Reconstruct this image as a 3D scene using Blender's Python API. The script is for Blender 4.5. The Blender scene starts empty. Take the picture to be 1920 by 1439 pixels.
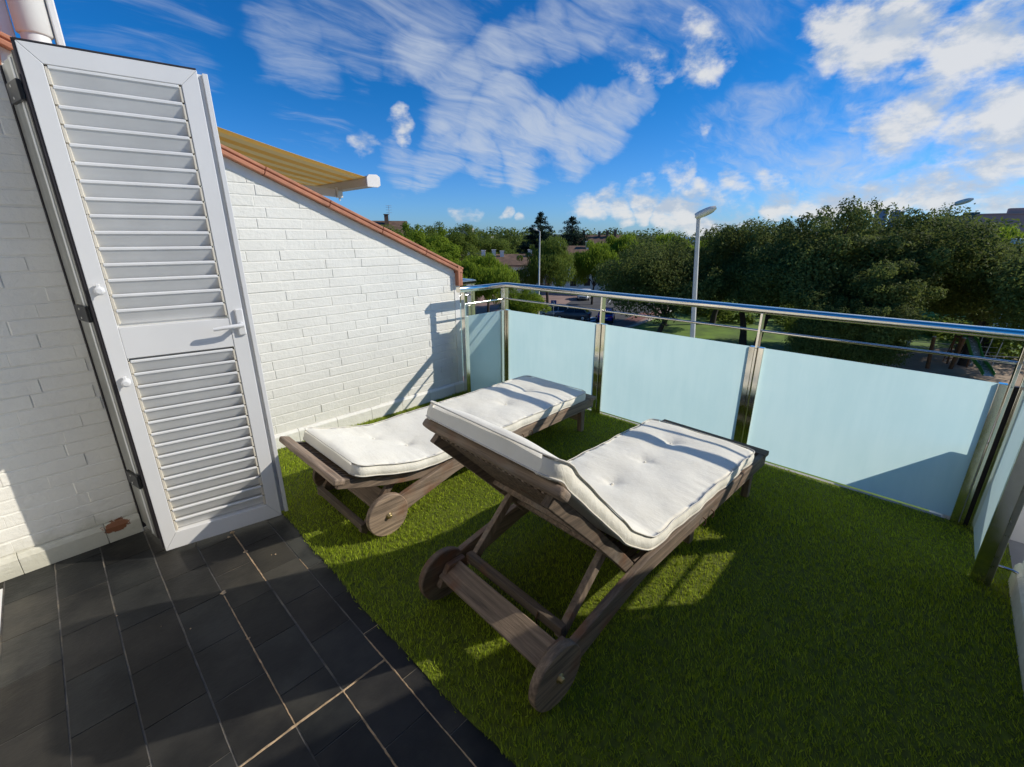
import bpy, bmesh, math, random
import numpy as np
from mathutils import Vector, Matrix

random.seed(11)
rng = np.random.default_rng(11)
scene = bpy.context.scene
col = scene.collection
R = math.radians

# ------------------------------------------------------------------ camera
cam_d = bpy.data.cameras.new("camera")
cam = bpy.data.objects.new("camera", cam_d)
col.objects.link(cam)
cam_d.sensor_width = 36.0
cam_d.lens = 36.0 * 830 / 1920
cam_d.clip_start = 0.03
cam_d.clip_end = 30000
M = Matrix(((0.6926255302769867, 0.22722774676162935, -0.684570979453669, 0),
            (-0.721295518458186, 0.21605289725918084, -0.6580683252049521, 0),
            (-0.001627839261000047, 0.9495729022500308, 0.3135421079405343, 1.5),
            (0, 0, 0, 1)))
cam.matrix_world = M
scene.camera = cam

# ------------------------------------------------------------------ sun and sky
SUN = Vector((1.28, -1.07, 1.0)).normalized()
EL = math.asin(SUN.z)
sd = bpy.data.lights.new("sun", 'SUN')
sd.energy = 4.6
sd.angle = R(0.5)
sd.color = (1.0, 0.935, 0.83)
sun = bpy.data.objects.new("sun", sd)
col.objects.link(sun)
sun.rotation_euler = (-SUN).to_track_quat('-Z', 'Y').to_euler()
sun.location = (20, -20, 30)

scene.view_settings.view_transform = 'Standard'
scene.view_settings.look = 'None'
scene.view_settings.exposure = -0.08
scene.view_settings.gamma = 1.0
scene.view_settings.use_curve_mapping = False
scene.cycles.max_bounces = 8
scene.cycles.diffuse_bounces = 3
scene.cycles.glossy_bounces = 4
scene.cycles.transmission_bounces = 6
scene.cycles.transparent_max_bounces = 8
scene.cycles.sample_clamp_indirect = 6
scene.cycles.use_denoising = True

SKY_STRENGTH = 0.13
world = bpy.data.worlds.new("World")
scene.world = world
world.use_nodes = True
wn = world.node_tree
for n in list(wn.nodes):
    wn.nodes.remove(n)


class NT:
    """small node-graph helper"""
    def __init__(s, tree):
        s.t = tree

    def n(s, kind, **kw):
        nd = s.t.nodes.new(kind)
        for k, v in kw.items():
            setattr(nd, k, v)
        return nd

    def put(s, sock, v):
        if isinstance(v, bpy.types.NodeSocket):
            s.t.links.new(v, sock)
        elif v is not None:
            sock.default_value = v

    def m(s, op, a, b=None, c=None, clamp=False):
        nd = s.n('ShaderNodeMath', operation=op, use_clamp=clamp)
        s.put(nd.inputs[0], a)
        s.put(nd.inputs[1], b)
        s.put(nd.inputs[2], c)
        return nd.outputs[0]

    def vm(s, op, a, b=None, scale=None):
        nd = s.n('ShaderNodeVectorMath', operation=op)
        s.put(nd.inputs[0], a)
        s.put(nd.inputs[1], b)
        if scale is not None:
            s.put(nd.inputs['Scale'], scale)
        return nd.outputs['Value'] if op in ('DOT_PRODUCT', 'LENGTH', 'DISTANCE') else nd.outputs[0]

    def noise(s, vec, scale, detail=4, rough=0.55, dist=0.0, lac=2.0):
        nd = s.n('ShaderNodeTexNoise')
        s.put(nd.inputs['Vector'], vec)
        s.put(nd.inputs['Scale'], scale)
        nd.inputs['Detail'].default_value = detail
        nd.inputs['Roughness'].default_value = rough
        nd.inputs['Lacunarity'].default_value = lac
        nd.inputs['Distortion'].default_value = dist
        return nd.outputs['Fac']

    def ss(s, v, lo, hi, a=0.0, b=1.0):
        nd = s.n('ShaderNodeMapRange', interpolation_type='SMOOTHSTEP')
        s.put(nd.inputs['Value'], v)
        nd.inputs['From Min'].default_value = lo
        nd.inputs['From Max'].default_value = hi
        nd.inputs['To Min'].default_value = a
        nd.inputs['To Max'].default_value = b
        return nd.outputs[0]

    def mix(s, f, a, b, mode='MIX'):
        nd = s.n('ShaderNodeMix', data_type='RGBA', blend_type=mode)
        s.put(nd.inputs[0], f)
        s.put(nd.inputs[6], a if isinstance(a, bpy.types.NodeSocket) else (*a, 1) if len(a) == 3 else a)
        s.put(nd.inputs[7], b if isinstance(b, bpy.types.NodeSocket) else (*b, 1) if len(b) == 3 else b)
        return nd.outputs[2]

    def ramp(s, v, stops):
        nd = s.n('ShaderNodeValToRGB')
        s.put(nd.inputs[0], v)
        e = nd.color_ramp.elements
        while len(e) < len(stops):
            e.new(0.5)
        for q, (p, c) in zip(e, stops):
            q.position = p
            q.color = (*c, 1)
        return nd.outputs[0]

    def mapping(s, vec, scale=(1, 1, 1), rot=(0, 0, 0), loc=(0, 0, 0)):
        nd = s.n('ShaderNodeMapping')
        s.put(nd.inputs['Vector'], vec)
        nd.inputs['Scale'].default_value = scale
        nd.inputs['Rotation'].default_value = rot
        nd.inputs['Location'].default_value = loc
        return nd.outputs[0]


w = NT(wn)
sky = w.n('ShaderNodeTexSky', sky_type='NISHITA')
sky.sun_disc = False
sky.sun_elevation = EL
sky.sun_rotation = math.atan2(SUN.x, SUN.y)
sky.altitude = 50
sky.air_density = 1.0
sky.dust_density = 0.35
sky.ozone_density = 3.0
tc = w.n('ShaderNodeTexCoord')
dirv = tc.outputs['Generated']
hsv = w.n('ShaderNodeHueSaturation')
hsv.inputs['Saturation'].default_value = 1.1
w.put(hsv.inputs['Color'], sky.outputs[0])
sep = w.n('ShaderNodeSeparateXYZ')
w.put(sep.inputs[0], dirv)
dz = w.m('MAXIMUM', sep.outputs[2], 0.0)
skyc = w.mix(1.0, hsv.outputs[0], w.mix(w.ss(dz, -0.02, 0.30), (0.40, 0.68, 1.22), (0.080, 0.56, 1.00)), 'MULTIPLY')


wrp = w.n('ShaderNodeTexNoise')
w.put(wrp.inputs['Vector'], dirv)
wrp.inputs['Scale'].default_value = 7.0
wrp.inputs['Detail'].default_value = 5
wrp.inputs['Roughness'].default_value = 0.5
dirw = w.vm('NORMALIZE', w.vm('ADD', dirv, w.vm('SCALE', w.vm('SUBTRACT', wrp.outputs['Color'], (.5, .5, .5)), scale=0.17)))


def blobs(lst):
    """max of soft round patches given as (direction, angular radius in degrees, weight)"""
    out = None
    for d, rad, wt in lst:
        v = Vector(d).normalized()
        dt = w.vm('DOT_PRODUCT', dirw, (v.x, v.y, v.z))
        q = w.ss(dt, math.cos(R(rad)), 1.0, 0.0, wt)
        out = q if out is None else w.m('MAXIMUM', out, q)
    return out


CIRRUS = [  # (direction, radius, weight)
    ((-0.45, -0.85, 0.26), 24, 1.2),  # unseen cloud behind the camera, added as white fill light for the pier
    ((0.3536, 0.8697, 0.3444), 5, 0.58),
    ((0.3818, 0.8686, 0.3158), 5, 0.62),
    ((0.4116, 0.867, 0.2808), 4.5, 0.58),
    ((0.4953, 0.8125, 0.3076), 4.5, 0.5),
    ((0.5298, 0.7774, 0.339), 5, 0.55),
    ((0.5653, 0.7692, 0.298), 5, 0.85),
    ((0.6212, 0.7329, 0.2775), 5, 0.9),
    ((0.6658, 0.679, 0.3092), 4.5, 0.8),
    ((0.6967, 0.629, 0.3451), 4.5, 0.8),
    ((0.7328, 0.5749, 0.3639), 4.5, 0.8),
    ((0.7769, 0.5075, 0.3728), 5, 0.75),
    ((0.8122, 0.4481, 0.3736), 4.5, 0.6),
    ((0.6201, 0.7506, 0.2283), 5, 0.95),
    ((0.6769, 0.7074, 0.2034), 5.5, 1),
    ((0.7347, 0.6472, 0.2033), 5.5, 1),
    ((0.7835, 0.5814, 0.2191), 4.5, 0.95),
    ((0.8199, 0.5227, 0.2334), 3.4, 0.9),
    ((0.8365, 0.4889, 0.2476), 2.4, 0.8),
    ((0.8108, 0.5499, 0.2005), 4, 0.9),
    ((0.6666, 0.7286, 0.1577), 4.5, 0.95),
    ((0.7282, 0.6691, 0.1484), 4.5, 0.95),
    ((0.7821, 0.6031, 0.1569), 3.5, 0.9),
    ((0.6024, 0.7845, 0.1471), 4, 0.85),
    ((0.5519, 0.8211, 0.1455), 3.4, 0.7),
    ((0.6923, 0.6783, 0.2464), 4.5, 0.9),
    ((0.1375, 0.9467, 0.2912), 6, 0.4),
    ((0.1962, 0.9362, 0.2915), 6, 0.45),
    ((0.2392, 0.9296, 0.2804), 5, 0.45),
    ((0.9291, 0.3159, 0.1924), 5.5, 0.6),
    ((0.9467, 0.2543, 0.1978), 5.5, 0.65),
    ((0.963, 0.1942, 0.187), 5.5, 0.7),
    ((0.9769, 0.1356, 0.165), 5, 0.65),
    ((0.9075, 0.3729, 0.1935), 5, 0.5),
    ((0.9396, 0.3114, 0.1422), 6, 0.5),
    ((0.9648, 0.23, 0.1276), 6, 0.62),
    ((0.9792, 0.1566, 0.1294), 6, 0.68),
    ((0.9896, 0.0867, 0.1152), 6, 0.62),
    ((0.9932, 0.0147, 0.1151), 6, 0.65),
    ((0.9138, 0.3932, 0.1022), 6, 0.45),
    ((0.4342, 0.88, 0.1924), 5, 0.42),
    ((0.3857, 0.9014, 0.1967), 5, 0.38),
    ((0.9638, 0.1459, 0.2231), 6, 0.5),
    ((0.4762, 0.7494, 0.4601), 16, 0.7),
    ((0.7883, 0.389, 0.4767), 18, 0.6),
]
CUMULUS = [
    ((0.8275, 0.4734, 0.302), 4.2, 0.62),
    ((0.8444, 0.446, 0.2966), 3.5, 0.6),
    ((0.8732, 0.3834, 0.3008), 4.4, 0.74),
    ((0.9237, 0.2125, 0.3187), 4.5, 0.7),
    ((0.9453, 0.1344, 0.2971), 5.5, 0.9),
    ((0.961, 0.0612, 0.2696), 5.5, 0.85),
    ((0.9631, 0.0105, 0.2689), 5, 0.9),
    ((0.9543, 0.1519, 0.2572), 3.5, 0.6),
    ((0.9669, 0.0773, 0.2433), 2.5, 0.8),
    ((0.9766, 0.0688, 0.2038), 4.5, 0.8),
    ((0.9772, 0.1124, 0.18), 4, 0.85),
    ((0.9707, 0.1525, 0.1854), 3, 0.75),
    ((0.9848, 0.0384, 0.1693), 4.5, 0.85),
    ((0.9786, 0.0095, 0.2057), 5, 0.9),
    ((0.9852, -0.0144, 0.1706), 5, 0.9),
    ((0.9738, 0.04, 0.2237), 3.5, 0.7),
    ((0.5375, 0.8184, 0.2033), 2, 0.75),
    ((0.4965, 0.852, 0.1659), 2.2, 0.6),
    ((0.9054, 0.3809, 0.1874), 1.3, 0.6),
    ((0.8539, 0.4709, 0.2218), 1.2, 0.5),
    ((0.8953, 0.4309, 0.1132), 2, 0.6),
    ((0.8131, 0.5802, 0.0478), 3.6, 0.7),
    ((0.8361, 0.5444, 0.0678), 3, 0.65),
    ((0.8727, 0.4815, 0.0814), 3, 0.65),
    ((0.9203, 0.3886, 0.0447), 4, 0.7),
    ((0.945, 0.3203, 0.0667), 3.2, 0.7),
    ((0.8198, 0.5711, 0.0425), 2.6, 0.7),
    ((0.8545, 0.5168, 0.0521), 2.8, 0.8),
    ((0.8845, 0.4624, 0.0611), 2.8, 0.8),
    ((0.9106, 0.4083, 0.0647), 2.8, 0.85),
    ((0.9333, 0.3542, 0.0584), 2.6, 0.75),
    ((0.9525, 0.3008, 0.0475), 2, 0.6),
    ((0.9672, 0.245, 0.0666), 3.2, 0.9),
    ((0.9804, 0.1884, 0.0573), 2.5, 0.7),
    ((0.9866, 0.1464, 0.0723), 3, 0.8),
    ((0.9921, 0.0988, 0.0776), 3, 0.85),
    ((0.9955, 0.0538, 0.0785), 3.5, 0.85),
    ((0.9978, 0.0146, 0.0646), 2.5, 0.7),
    ((0.9956, -0.0239, 0.0903), 4, 0.9),
    ((0.9967, -0.045, 0.0678), 4, 0.85),
    ((0.9935, 0.0033, 0.1139), 3, 0.7),
    ((0.7129, 0.7001, 0.0401), 1.4, 0.55),
    ((0.7363, 0.6757, 0.0358), 1.2, 0.55),
    ((0.6555, 0.7548, 0.0221), 1.5, 0.4),
]
# high thin cloud: streaks on a plane overhead
den = w.m('ADD', dz, 0.16)
comb = w.n('ShaderNodeCombineXYZ')
w.put(comb.inputs[0], w.m('DIVIDE', sep.outputs[0], den))
w.put(comb.inputs[1], w.m('DIVIDE', sep.outputs[1], den))
cp = comb.outputs[0]
warp = w.n('ShaderNodeTexNoise')
w.put(warp.inputs['Vector'], cp)
warp.inputs['Scale'].default_value = 1.1
warp.inputs['Detail'].default_value = 3
cpw = w.vm('ADD', cp, w.vm('SCALE', w.vm('SUBTRACT', warp.outputs['Color'], (.5, .5, .5)), scale=0.55))
cst = w.mapping(cpw, scale=(0.9, 2.4, 1), rot=(0, 0, R(28)))
n1 = w.noise(cst, 1.5, 7, 0.52, 0.5)
n2 = w.noise(w.mapping(cpw, scale=(0.75, 3.0, 1), rot=(0, 0, R(36)), loc=(3, 1, 0)), 4.5, 9, 0.62, 0.5)
nc = w.m('ADD', w.m('MULTIPLY', n1, 0.58), w.m('MULTIPLY', n2, 0.42))
mk = blobs(CIRRUS)
cir = w.ss(w.m('ADD', nc, w.m('MULTIPLY', mk, 0.44)), 0.61, 1.07)
cir = w.m('MULTIPLY', cir, w.ss(mk, 0.0, 0.42))
# heaped cloud: rounder lumps
dflat = w.mapping(dirv, scale=(1, 1, 1.9))
k1 = w.noise(dflat, 9.0, 10, 0.60, 0.15)
mk2 = blobs(CUMULUS)
cum = w.ss(w.m('ADD', k1, w.m('MULTIPLY', mk2, 0.36)), 0.61, 0.86)
cum = w.m('MULTIPLY', cum, w.ss(mk2, 0.0, 0.2))
k2 = w.noise(w.mapping(dflat, loc=(-0.02, 0.018, -0.05)), 9.0, 10, 0.60, 0.15)
lit = w.ss(w.m('SUBTRACT', k1, k2), -0.11, 0.09)
K = 0.86 / SKY_STRENGTH
cumc = w.mix(lit, tuple(K * v for v in (0.60, 0.69, 0.82)), tuple(K * v for v in (0.93, 0.94, 0.95)))
c1 = w.mix(w.m('MULTIPLY', cir, 0.78), skyc, tuple(K * v for v in (0.70, 0.78, 0.90)))
c2 = w.mix(w.m('MULTIPLY', cum, 0.93), c1, cumc)
bg = w.n('ShaderNodeBackground')
w.put(bg.inputs[0], c2)
bg.inputs[1].default_value = SKY_STRENGTH
wo = w.n('ShaderNodeOutputWorld')
wn.links.new(bg.outputs[0], wo.inputs[0])


# ------------------------------------------------------------------ materials
def mat(name):
    m = bpy.data.materials.new(name)
    m.use_nodes = True
    t = NT(m.node_tree)
    b = m.node_tree.nodes['Principled BSDF']
    return m, t, b


def bump(t, b, h, strength=0.3, dist=0.01):
    nd = t.n('ShaderNodeBump')
    nd.inputs['Strength'].default_value = strength
    nd.inputs['Distance'].default_value = dist
    t.put(nd.inputs['Height'], h)
    t.put(b.inputs['Normal'], nd.outputs[0])


def plain(name, c, rough=0.6, metal=0.0, var=0.12, vs=6.0, bmp=0.0, bs=60.0, spec=None, stretch=(1, 1, 1)):
    m, t, b = mat(name)
    co = t.n('ShaderNodeTexCoord').outputs['Object']
    co = t.mapping(co, scale=stretch)
    f = t.noise(co, vs, 6, 0.6)
    t.put(b.inputs['Base Color'], t.mix(t.ss(f, 0.3, 0.7), tuple(v * (1 - var) for v in c), tuple(min(1, v * (1 + var)) for v in c)))
    t.put(b.inputs['Roughness'], t.ss(f, 0.2, 0.8, max(0.02, rough - 0.06), min(1, rough + 0.06)))
    b.inputs['Metallic'].default_value = metal
    if spec is not None:
        b.inputs['Specular IOR Level'].default_value = spec
    if bmp:
        bump(t, b, t.noise(co, bs, 5, 0.6), bmp, 0.004)
    return m


def white_brick(name, stain=False, wash=(0.80, 0.78, 0.70)):
    m, t, b = mat(name)
    co = t.n('ShaderNodeTexCoord').outputs['Object']
    f = t.noise(co, 3.0, 6, 0.6)
    g = t.noise(co, 38, 5, 0.6)
    c = t.mix(t.ss(f, 0.3, 0.7), tuple(v * 0.93 for v in wash), wash)
    c = t.mix(t.ss(g, 0.55, 0.8, 0, 0.22), c, tuple(v * 0.75 for v in wash))
    if stain:
        sp = t.n('ShaderNodeSeparateXYZ')
        t.put(sp.inputs[0], co)
        # rising damp: greenish grime near the bottom
        e = t.m('ADD', sp.outputs[2], t.m('MULTIPLY', t.m('SUBTRACT', t.noise(co, 9, 6, 0.65), 0.5), 0.35))
        c = t.mix(t.ss(e, 0.21, 0.03, 0, 0.55), c, (0.34, 0.33, 0.22))
        if stain == 'chip':
            dx = t.m('DIVIDE', t.m('SUBTRACT', sp.outputs[0], -0.018), 0.062)
            dzz = t.m('DIVIDE', t.m('SUBTRACT', sp.outputs[2], 0.082), 0.034)
            rr = t.m('ADD', t.m('MULTIPLY', dx, dx), t.m('MULTIPLY', dzz, dzz))
            rr = t.m('ADD', rr, t.m('MULTIPLY', t.m('SUBTRACT', t.noise(co, 30, 6, 0.75), 0.5), 3.2))
            c = t.mix(t.ss(rr, 0.9, 0.75), c, (0.22, 0.085, 0.035))
    t.put(b.inputs['Base Color'], c)
    b.inputs['Roughness'].default_value = 0.62
    h = t.m('ADD', t.m('MULTIPLY', t.noise(t.mapping(co, scale=(0.5, 1, 1)), 46, 7, 0.68), 1.3), t.m('MULTIPLY', t.noise(t.mapping(co, scale=(1, 1, .5)), 22, 4, 0.6, 1.2), 0.9))
    bump(t, b, h, 0.36, 0.008)
    return m


def wood(name, axis, tone=(0.158, 0.118, 0.082), warm=0.55):
    m, t, b = mat(name)
    co = t.n('ShaderNodeTexCoord').outputs['Object']
    sc = [26, 26, 26]
    sc[axis] = 1.3
    g = t.noise(t.mapping(co, scale=sc), 2.2, 7, 0.65, 0.4)
    sc2 = [60, 60, 60]
    sc2[axis] = 2.5
    g2 = t.noise(t.mapping(co, scale=sc2), 4.0, 4, 0.6)
    p = t.noise(co, 4.0, 4, 0.55)
    c = t.ramp(g, [(0.28, tuple(v * 0.38 for v in tone)), (0.5, tone), (0.74, tuple(v * 1.75 for v in tone))])
    oi = t.n('ShaderNodeObjectInfo').outputs['Random']
    k = t.ss(oi, 0.0, 1.0, 0.62, 1.55)
    cmb = t.n('ShaderNodeCombineColor')
    t.put(cmb.inputs[0], t.m('MULTIPLY', k, 1.03))
    t.put(cmb.inputs[1], k)
    t.put(cmb.inputs[2], t.m('MULTIPLY', k, 0.98))
    c = t.mix(1.0, c, cmb.outputs[0], 'MULTIPLY')
    c = t.mix(t.ss(t.noise(t.mapping(co, loc=(7, 3, 1)), 3.1, 5, 0.6), 0.56, 0.74, 0, 0.55), c, (0.30, 0.265, 0.22))
    c = t.mix(t.ss(p, 0.56, 0.74, 0, warm * 1.6), c, (0.20, 0.082, 0.032))
    c = t.mix(t.ss(g2, 0.60, 0.72, 0, 0.6), c, tuple(v * 0.25 for v in tone))
    t.put(b.inputs['Base Color'], c)
    b.inputs['Roughness'].default_value = 0.78
    bump(t, b, t.m('ADD', g, g2), 0.45, 0.003)
    return m


MAT = {}
MAT['brick'] = white_brick('painted_brick')
MAT['brick_chip'] = white_brick('painted_brick_chipped', 'chip')
MAT['brick_damp'] = white_brick('painted_brick_damp', 'damp')
MAT['render'] = plain('white_render', (0.74, 0.72, 0.68), 0.75, var=0.06, vs=4, bmp=0.25, bs=90)
MAT['terracotta'] = plain('terracotta', (0.43, 0.175, 0.095), 0.7, var=0.2, vs=9, bmp=0.2, bs=120)
MAT['white_paint'] = plain('white_painted_aluminium', (0.73, 0.725, 0.705), 0.32, var=0.025, vs=3)
MAT['slat_white'] = plain('slat_aluminium', (0.72, 0.72, 0.70), 0.38, var=0.05, vs=5)
MAT['cream'] = plain('cream_plastic', (0.70, 0.64, 0.52), 0.5, var=0.08)
MAT['alu'] = plain('raw_aluminium', (0.40, 0.40, 0.37), 0.35, metal=0.7, var=0.2, vs=14, stretch=(1, 1, 0.15))
MAT['black_plastic'] = plain('black_plastic', (0.012, 0.012, 0.013), 0.4, var=0.2)
MAT['gasket'] = plain('dark_gasket', (0.022, 0.018, 0.02), 0.6, var=0.2)
MAT['screw'] = plain('screw_zinc', (0.55, 0.54, 0.5), 0.35, metal=0.9)
MAT['grout'] = None
MAT['cushion'] = None
MAT['steel'] = None
MAT['wood_x'] = wood('weathered_teak_long', 0)
MAT['wood_y'] = wood('weathered_teak_cross', 1)
MAT['wood_z'] = wood('weathered_teak_upright', 2)
MAT['bolt'] = plain('brass_bolt', (0.45, 0.34, 0.16), 0.4, metal=0.8)
MAT['hook'] = plain('rusty_hook', (0.10, 0.055, 0.03), 0.6, metal=0.5)
MAT['concrete'] = plain('concrete', (0.36, 0.34, 0.31), 0.85, var=0.15, vs=2, bmp=0.3)
MAT['asphalt'] = plain('asphalt', (0.085, 0.083, 0.082), 0.9, var=0.22, vs=0.35)
MAT['paving'] = plain('pinkish_paving', (0.30, 0.20, 0.16), 0.9, var=0.25, vs=0.5)
MAT['redpave'] = plain('red_paving', (0.23, 0.10, 0.075), 0.9, var=0.25, vs=0.5)
MAT['kerbstone'] = plain('kerbstone', (0.42, 0.40, 0.37), 0.9, var=0.1, vs=2)
MAT['roadpaint'] = plain('road_paint', (0.72, 0.72, 0.70), 0.8, var=0.1, vs=3)
MAT['sand'] = plain('playground_sand', (0.42, 0.31, 0.21), 0.95, var=0.2, vs=0.6)
MAT['earth'] = plain('dry_earth', (0.17, 0.135, 0.085), 0.95, var=0.35, vs=0.08)
MAT['lawn'] = plain('park_lawn', (0.125, 0.205, 0.022), 0.9, var=0.35, vs=0.5, bmp=0.5, bs=4)
MAT['sea'] = plain('sea_water', (0.03, 0.12, 0.25), 0.35, var=0.1, vs=0.001)
MAT['hill'] = plain('wooded_hill', (0.022, 0.036, 0.030), 0.95, var=0.5, vs=0.02)
MAT['bark'] = plain('bark', (0.045, 0.035, 0.026), 0.9, var=0.4, vs=5, bmp=0.6, bs=20)
MAT['house_white'] = plain('house_white', (0.80, 0.77, 0.71), 0.8, var=0.06, vs=0.8)
MAT['house_grey'] = plain('house_grey', (0.36, 0.34, 0.32), 0.8, var=0.08, vs=0.8)
MAT['house_pink'] = plain('house_pink', (0.52, 0.33, 0.27), 0.8, var=0.06, vs=0.1)
MAT['house_green'] = plain('house_dark_green', (0.055, 0.11, 0.10), 0.7, var=0.1, vs=0.1)
MAT['tower'] = plain('hazy_tower_concrete', (0.34, 0.36, 0.42), 0.85, var=0.06, vs=0.05)  # bluish distance haze is mixed into the concrete colour
MAT['roof_brown'] = plain('brown_roof_tiles', (0.15, 0.09, 0.055), 0.85, var=0.3, vs=1.5, bmp=0.6, bs=3)
MAT['window'] = plain('dark_window', (0.02, 0.025, 0.03), 0.12, var=0.2)
MAT['lamp_grey'] = plain('galvanised_pole', (0.60, 0.58, 0.53), 0.55, metal=0.1, var=0.07, vs=3)
MAT['lamp_head'] = plain('lamp_housing', (0.80, 0.74, 0.60), 0.45, var=0.08, vs=3)
MAT['lamp_bowl'] = plain('lamp_bowl', (0.50, 0.48, 0.42), 0.2, var=0.05)
MAT['slide_green'] = plain('slide_green_plastic', (0.08, 0.33, 0.06), 0.35, var=0.1)
MAT['slide_bed'] = plain('slide_steel_bed', (0.60, 0.63, 0.62), 0.25, metal=0.6)
MAT['orange'] = plain('orange_panel', (0.55, 0.18, 0.02), 0.5)
MAT['wood_post'] = plain('wooden_play_post', (0.16, 0.075, 0.03), 0.8, var=0.3, vs=3)
MAT['car_white'] = plain('car_paint_white', (0.74, 0.75, 0.76), 0.2, var=0.02)
MAT['car_blue'] = plain('car_paint_blue', (0.012, 0.03, 0.30), 0.2, var=0.05)
MAT['car_grey'] = plain('car_paint_grey', (0.10, 0.105, 0.11), 0.22, var=0.05)
MAT['car_silver'] = plain('car_paint_silver', (0.45, 0.47, 0.48), 0.22, metal=0.5, var=0.05)
MAT['tyre'] = plain('tyre_rubber', (0.012, 0.012, 0.012), 0.8)
MAT['car_glass'] = plain('car_glass', (0.012, 0.014, 0.016), 0.06)
MAT['headlight'] = plain('headlight_glass', (0.6, 0.62, 0.62), 0.1)
MAT['taillight'] = plain('taillight_red', (0.35, 0.01, 0.008), 0.15)
MAT['plate'] = plain('number_plate', (0.72, 0.72, 0.7), 0.5)
MAT['sign_blue'] = plain('sign_blue', (0.01, 0.06, 0.30), 0.4)
MAT['sign_white'] = plain('sign_white', (0.78, 0.78, 0.78), 0.4)
MAT['tan_bar'] = plain('tan_awning_bar', (0.50, 0.44, 0.35), 0.45, var=0.06, vs=4)
MAT['pvc'] = plain('white_pvc', (0.76, 0.74, 0.69), 0.42, var=0.06, vs=4)

# polished steel
m, t, b = mat('polished_steel')
co = t.n('ShaderNodeTexCoord').outputs['Object']
f = t.noise(co, 11, 5, 0.6)
b.inputs['Base Color'].default_value = (0.80, 0.75, 0.65, 1)
b.inputs['Metallic'].default_value = 1
t.put(b.inputs['Roughness'], t.ss(f, 0.35, 0.75, 0.11, 0.21))
MAT['steel'] = m
m, t, b = mat('brushed_steel')
b.inputs['Base Color'].default_value = (0.42, 0.41, 0.37, 1)
b.inputs['Metallic'].default_value = 1
co = t.n('ShaderNodeTexCoord').outputs['Object']
t.put(b.inputs['Roughness'], t.ss(t.noise(co, 25, 4, 0.6), 0.3, 0.7, 0.25, 0.4))
MAT['steel_dull'] = m

# frosted safety glass
m, t, b = mat('frosted_glass')
nt = m.node_tree
co = t.n('ShaderNodeTexCoord').outputs['Object']
fr = t.noise(co, 2.5, 4, 0.55)
fr = t.m('ADD', t.m('MULTIPLY', fr, .5), t.m('MULTIPLY', t.noise(t.mapping(co, scale=(1, 9, 1.2)), 2.0, 5, 0.6), .5))
tint = t.mix(t.ss(fr, 0.35, 0.65), (0.635, 0.815, 0.825), (0.70, 0.865, 0.87))
tr = t.n('ShaderNodeBsdfTranslucent')
t.put(tr.inputs[0], tint)
df = t.n('ShaderNodeBsdfDiffuse')
t.put(df.inputs[0], t.mix(0.5, tint, (0.40, 0.55, 0.55)))
mx = t.n('ShaderNodeMixShader')
mx.inputs[0].default_value = 0.30
nt.links.new(tr.outputs[0], mx.inputs[1])
nt.links.new(df.outputs[0], mx.inputs[2])
gl = t.n('ShaderNodeBsdfGlossy')
gl.inputs['Roughness'].default_value = 0.06
lw = t.n('ShaderNodeFresnel')
lw.inputs[0].default_value = 1.45
mx2 = t.n('ShaderNodeMixShader')
t.put(mx2.inputs[0], t.m('MULTIPLY', lw.outputs[0], 0.85))
nt.links.new(mx.outputs[0], mx2.inputs[1])
nt.links.new(gl.outputs[0], mx2.inputs[2])
nt.links.new(mx2.outputs[0], nt.nodes['Material Output'].inputs[0])
MAT['frost'] = m
m, t, b = mat('clear_glass_face')
nt = m.node_tree
trp = t.n('ShaderNodeBsdfTransparent')
trp.inputs[0].default_value = (0.90, 0.95, 0.94, 1)
gl = t.n('ShaderNodeBsdfGlossy')
gl.inputs['Roughness'].default_value = 0.03
mx = t.n('ShaderNodeMixShader')
mx.inputs[0].default_value = 0.06
nt.links.new(trp.outputs[0], mx.inputs[1])
nt.links.new(gl.outputs[0], mx.inputs[2])
nt.links.new(mx.outputs[0], nt.nodes['Material Output'].inputs[0])
MAT['clear_face'] = m

# cushion cotton
m, t, b = mat('offwhite_cotton')
co = t.n('ShaderNodeTexCoord').outputs['Object']
f = t.noise(co, 5, 6, 0.6)
t.put(b.inputs['Base Color'], t.mix(t.ss(f, 0.35, 0.75), (0.84, 0.80, 0.675), (0.78, 0.735, 0.605)))
b.inputs['Roughness'].default_value = 0.9
b.inputs['Sheen Weight'].default_value = 0.15
wv = t.n('ShaderNodeTexWave', wave_type='BANDS', bands_direction='X')
t.put(wv.inputs['Vector'], co)
wv.inputs['Scale'].default_value = 11
wv.inputs['Distortion'].default_value = 5.0
wv.inputs['Detail'].default_value = 3
wv.inputs['Detail Scale'].default_value = 0.8
sp = t.n('ShaderNodeSeparateXYZ')
t.put(sp.inputs[0], co)
edge = t.ss(t.m('ABSOLUTE', sp.outputs[1]), 0.10, 0.29, 0.10, 0.75)
wvn = t.noise(t.mapping(co, scale=(13, 2.2, 6)), 1.6, 5, 0.6, 0.8)
h = t.m('ADD', t.m('MULTIPLY', wvn, t.m('MULTIPLY', edge, 1.1)), t.m('MULTIPLY', t.noise(co, 420, 2, 0.5), 0.10))
h = t.m('ADD', h, t.m('MULTIPLY', t.noise(co, 14, 5, 0.6), 0.9))
bump(t, b, h, 0.42, 0.012)
MAT['cushion'] = m
MAT['piping'] = plain('piping_cotton', (0.66, 0.62, 0.53), 0.9, var=0.1, vs=20)

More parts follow.
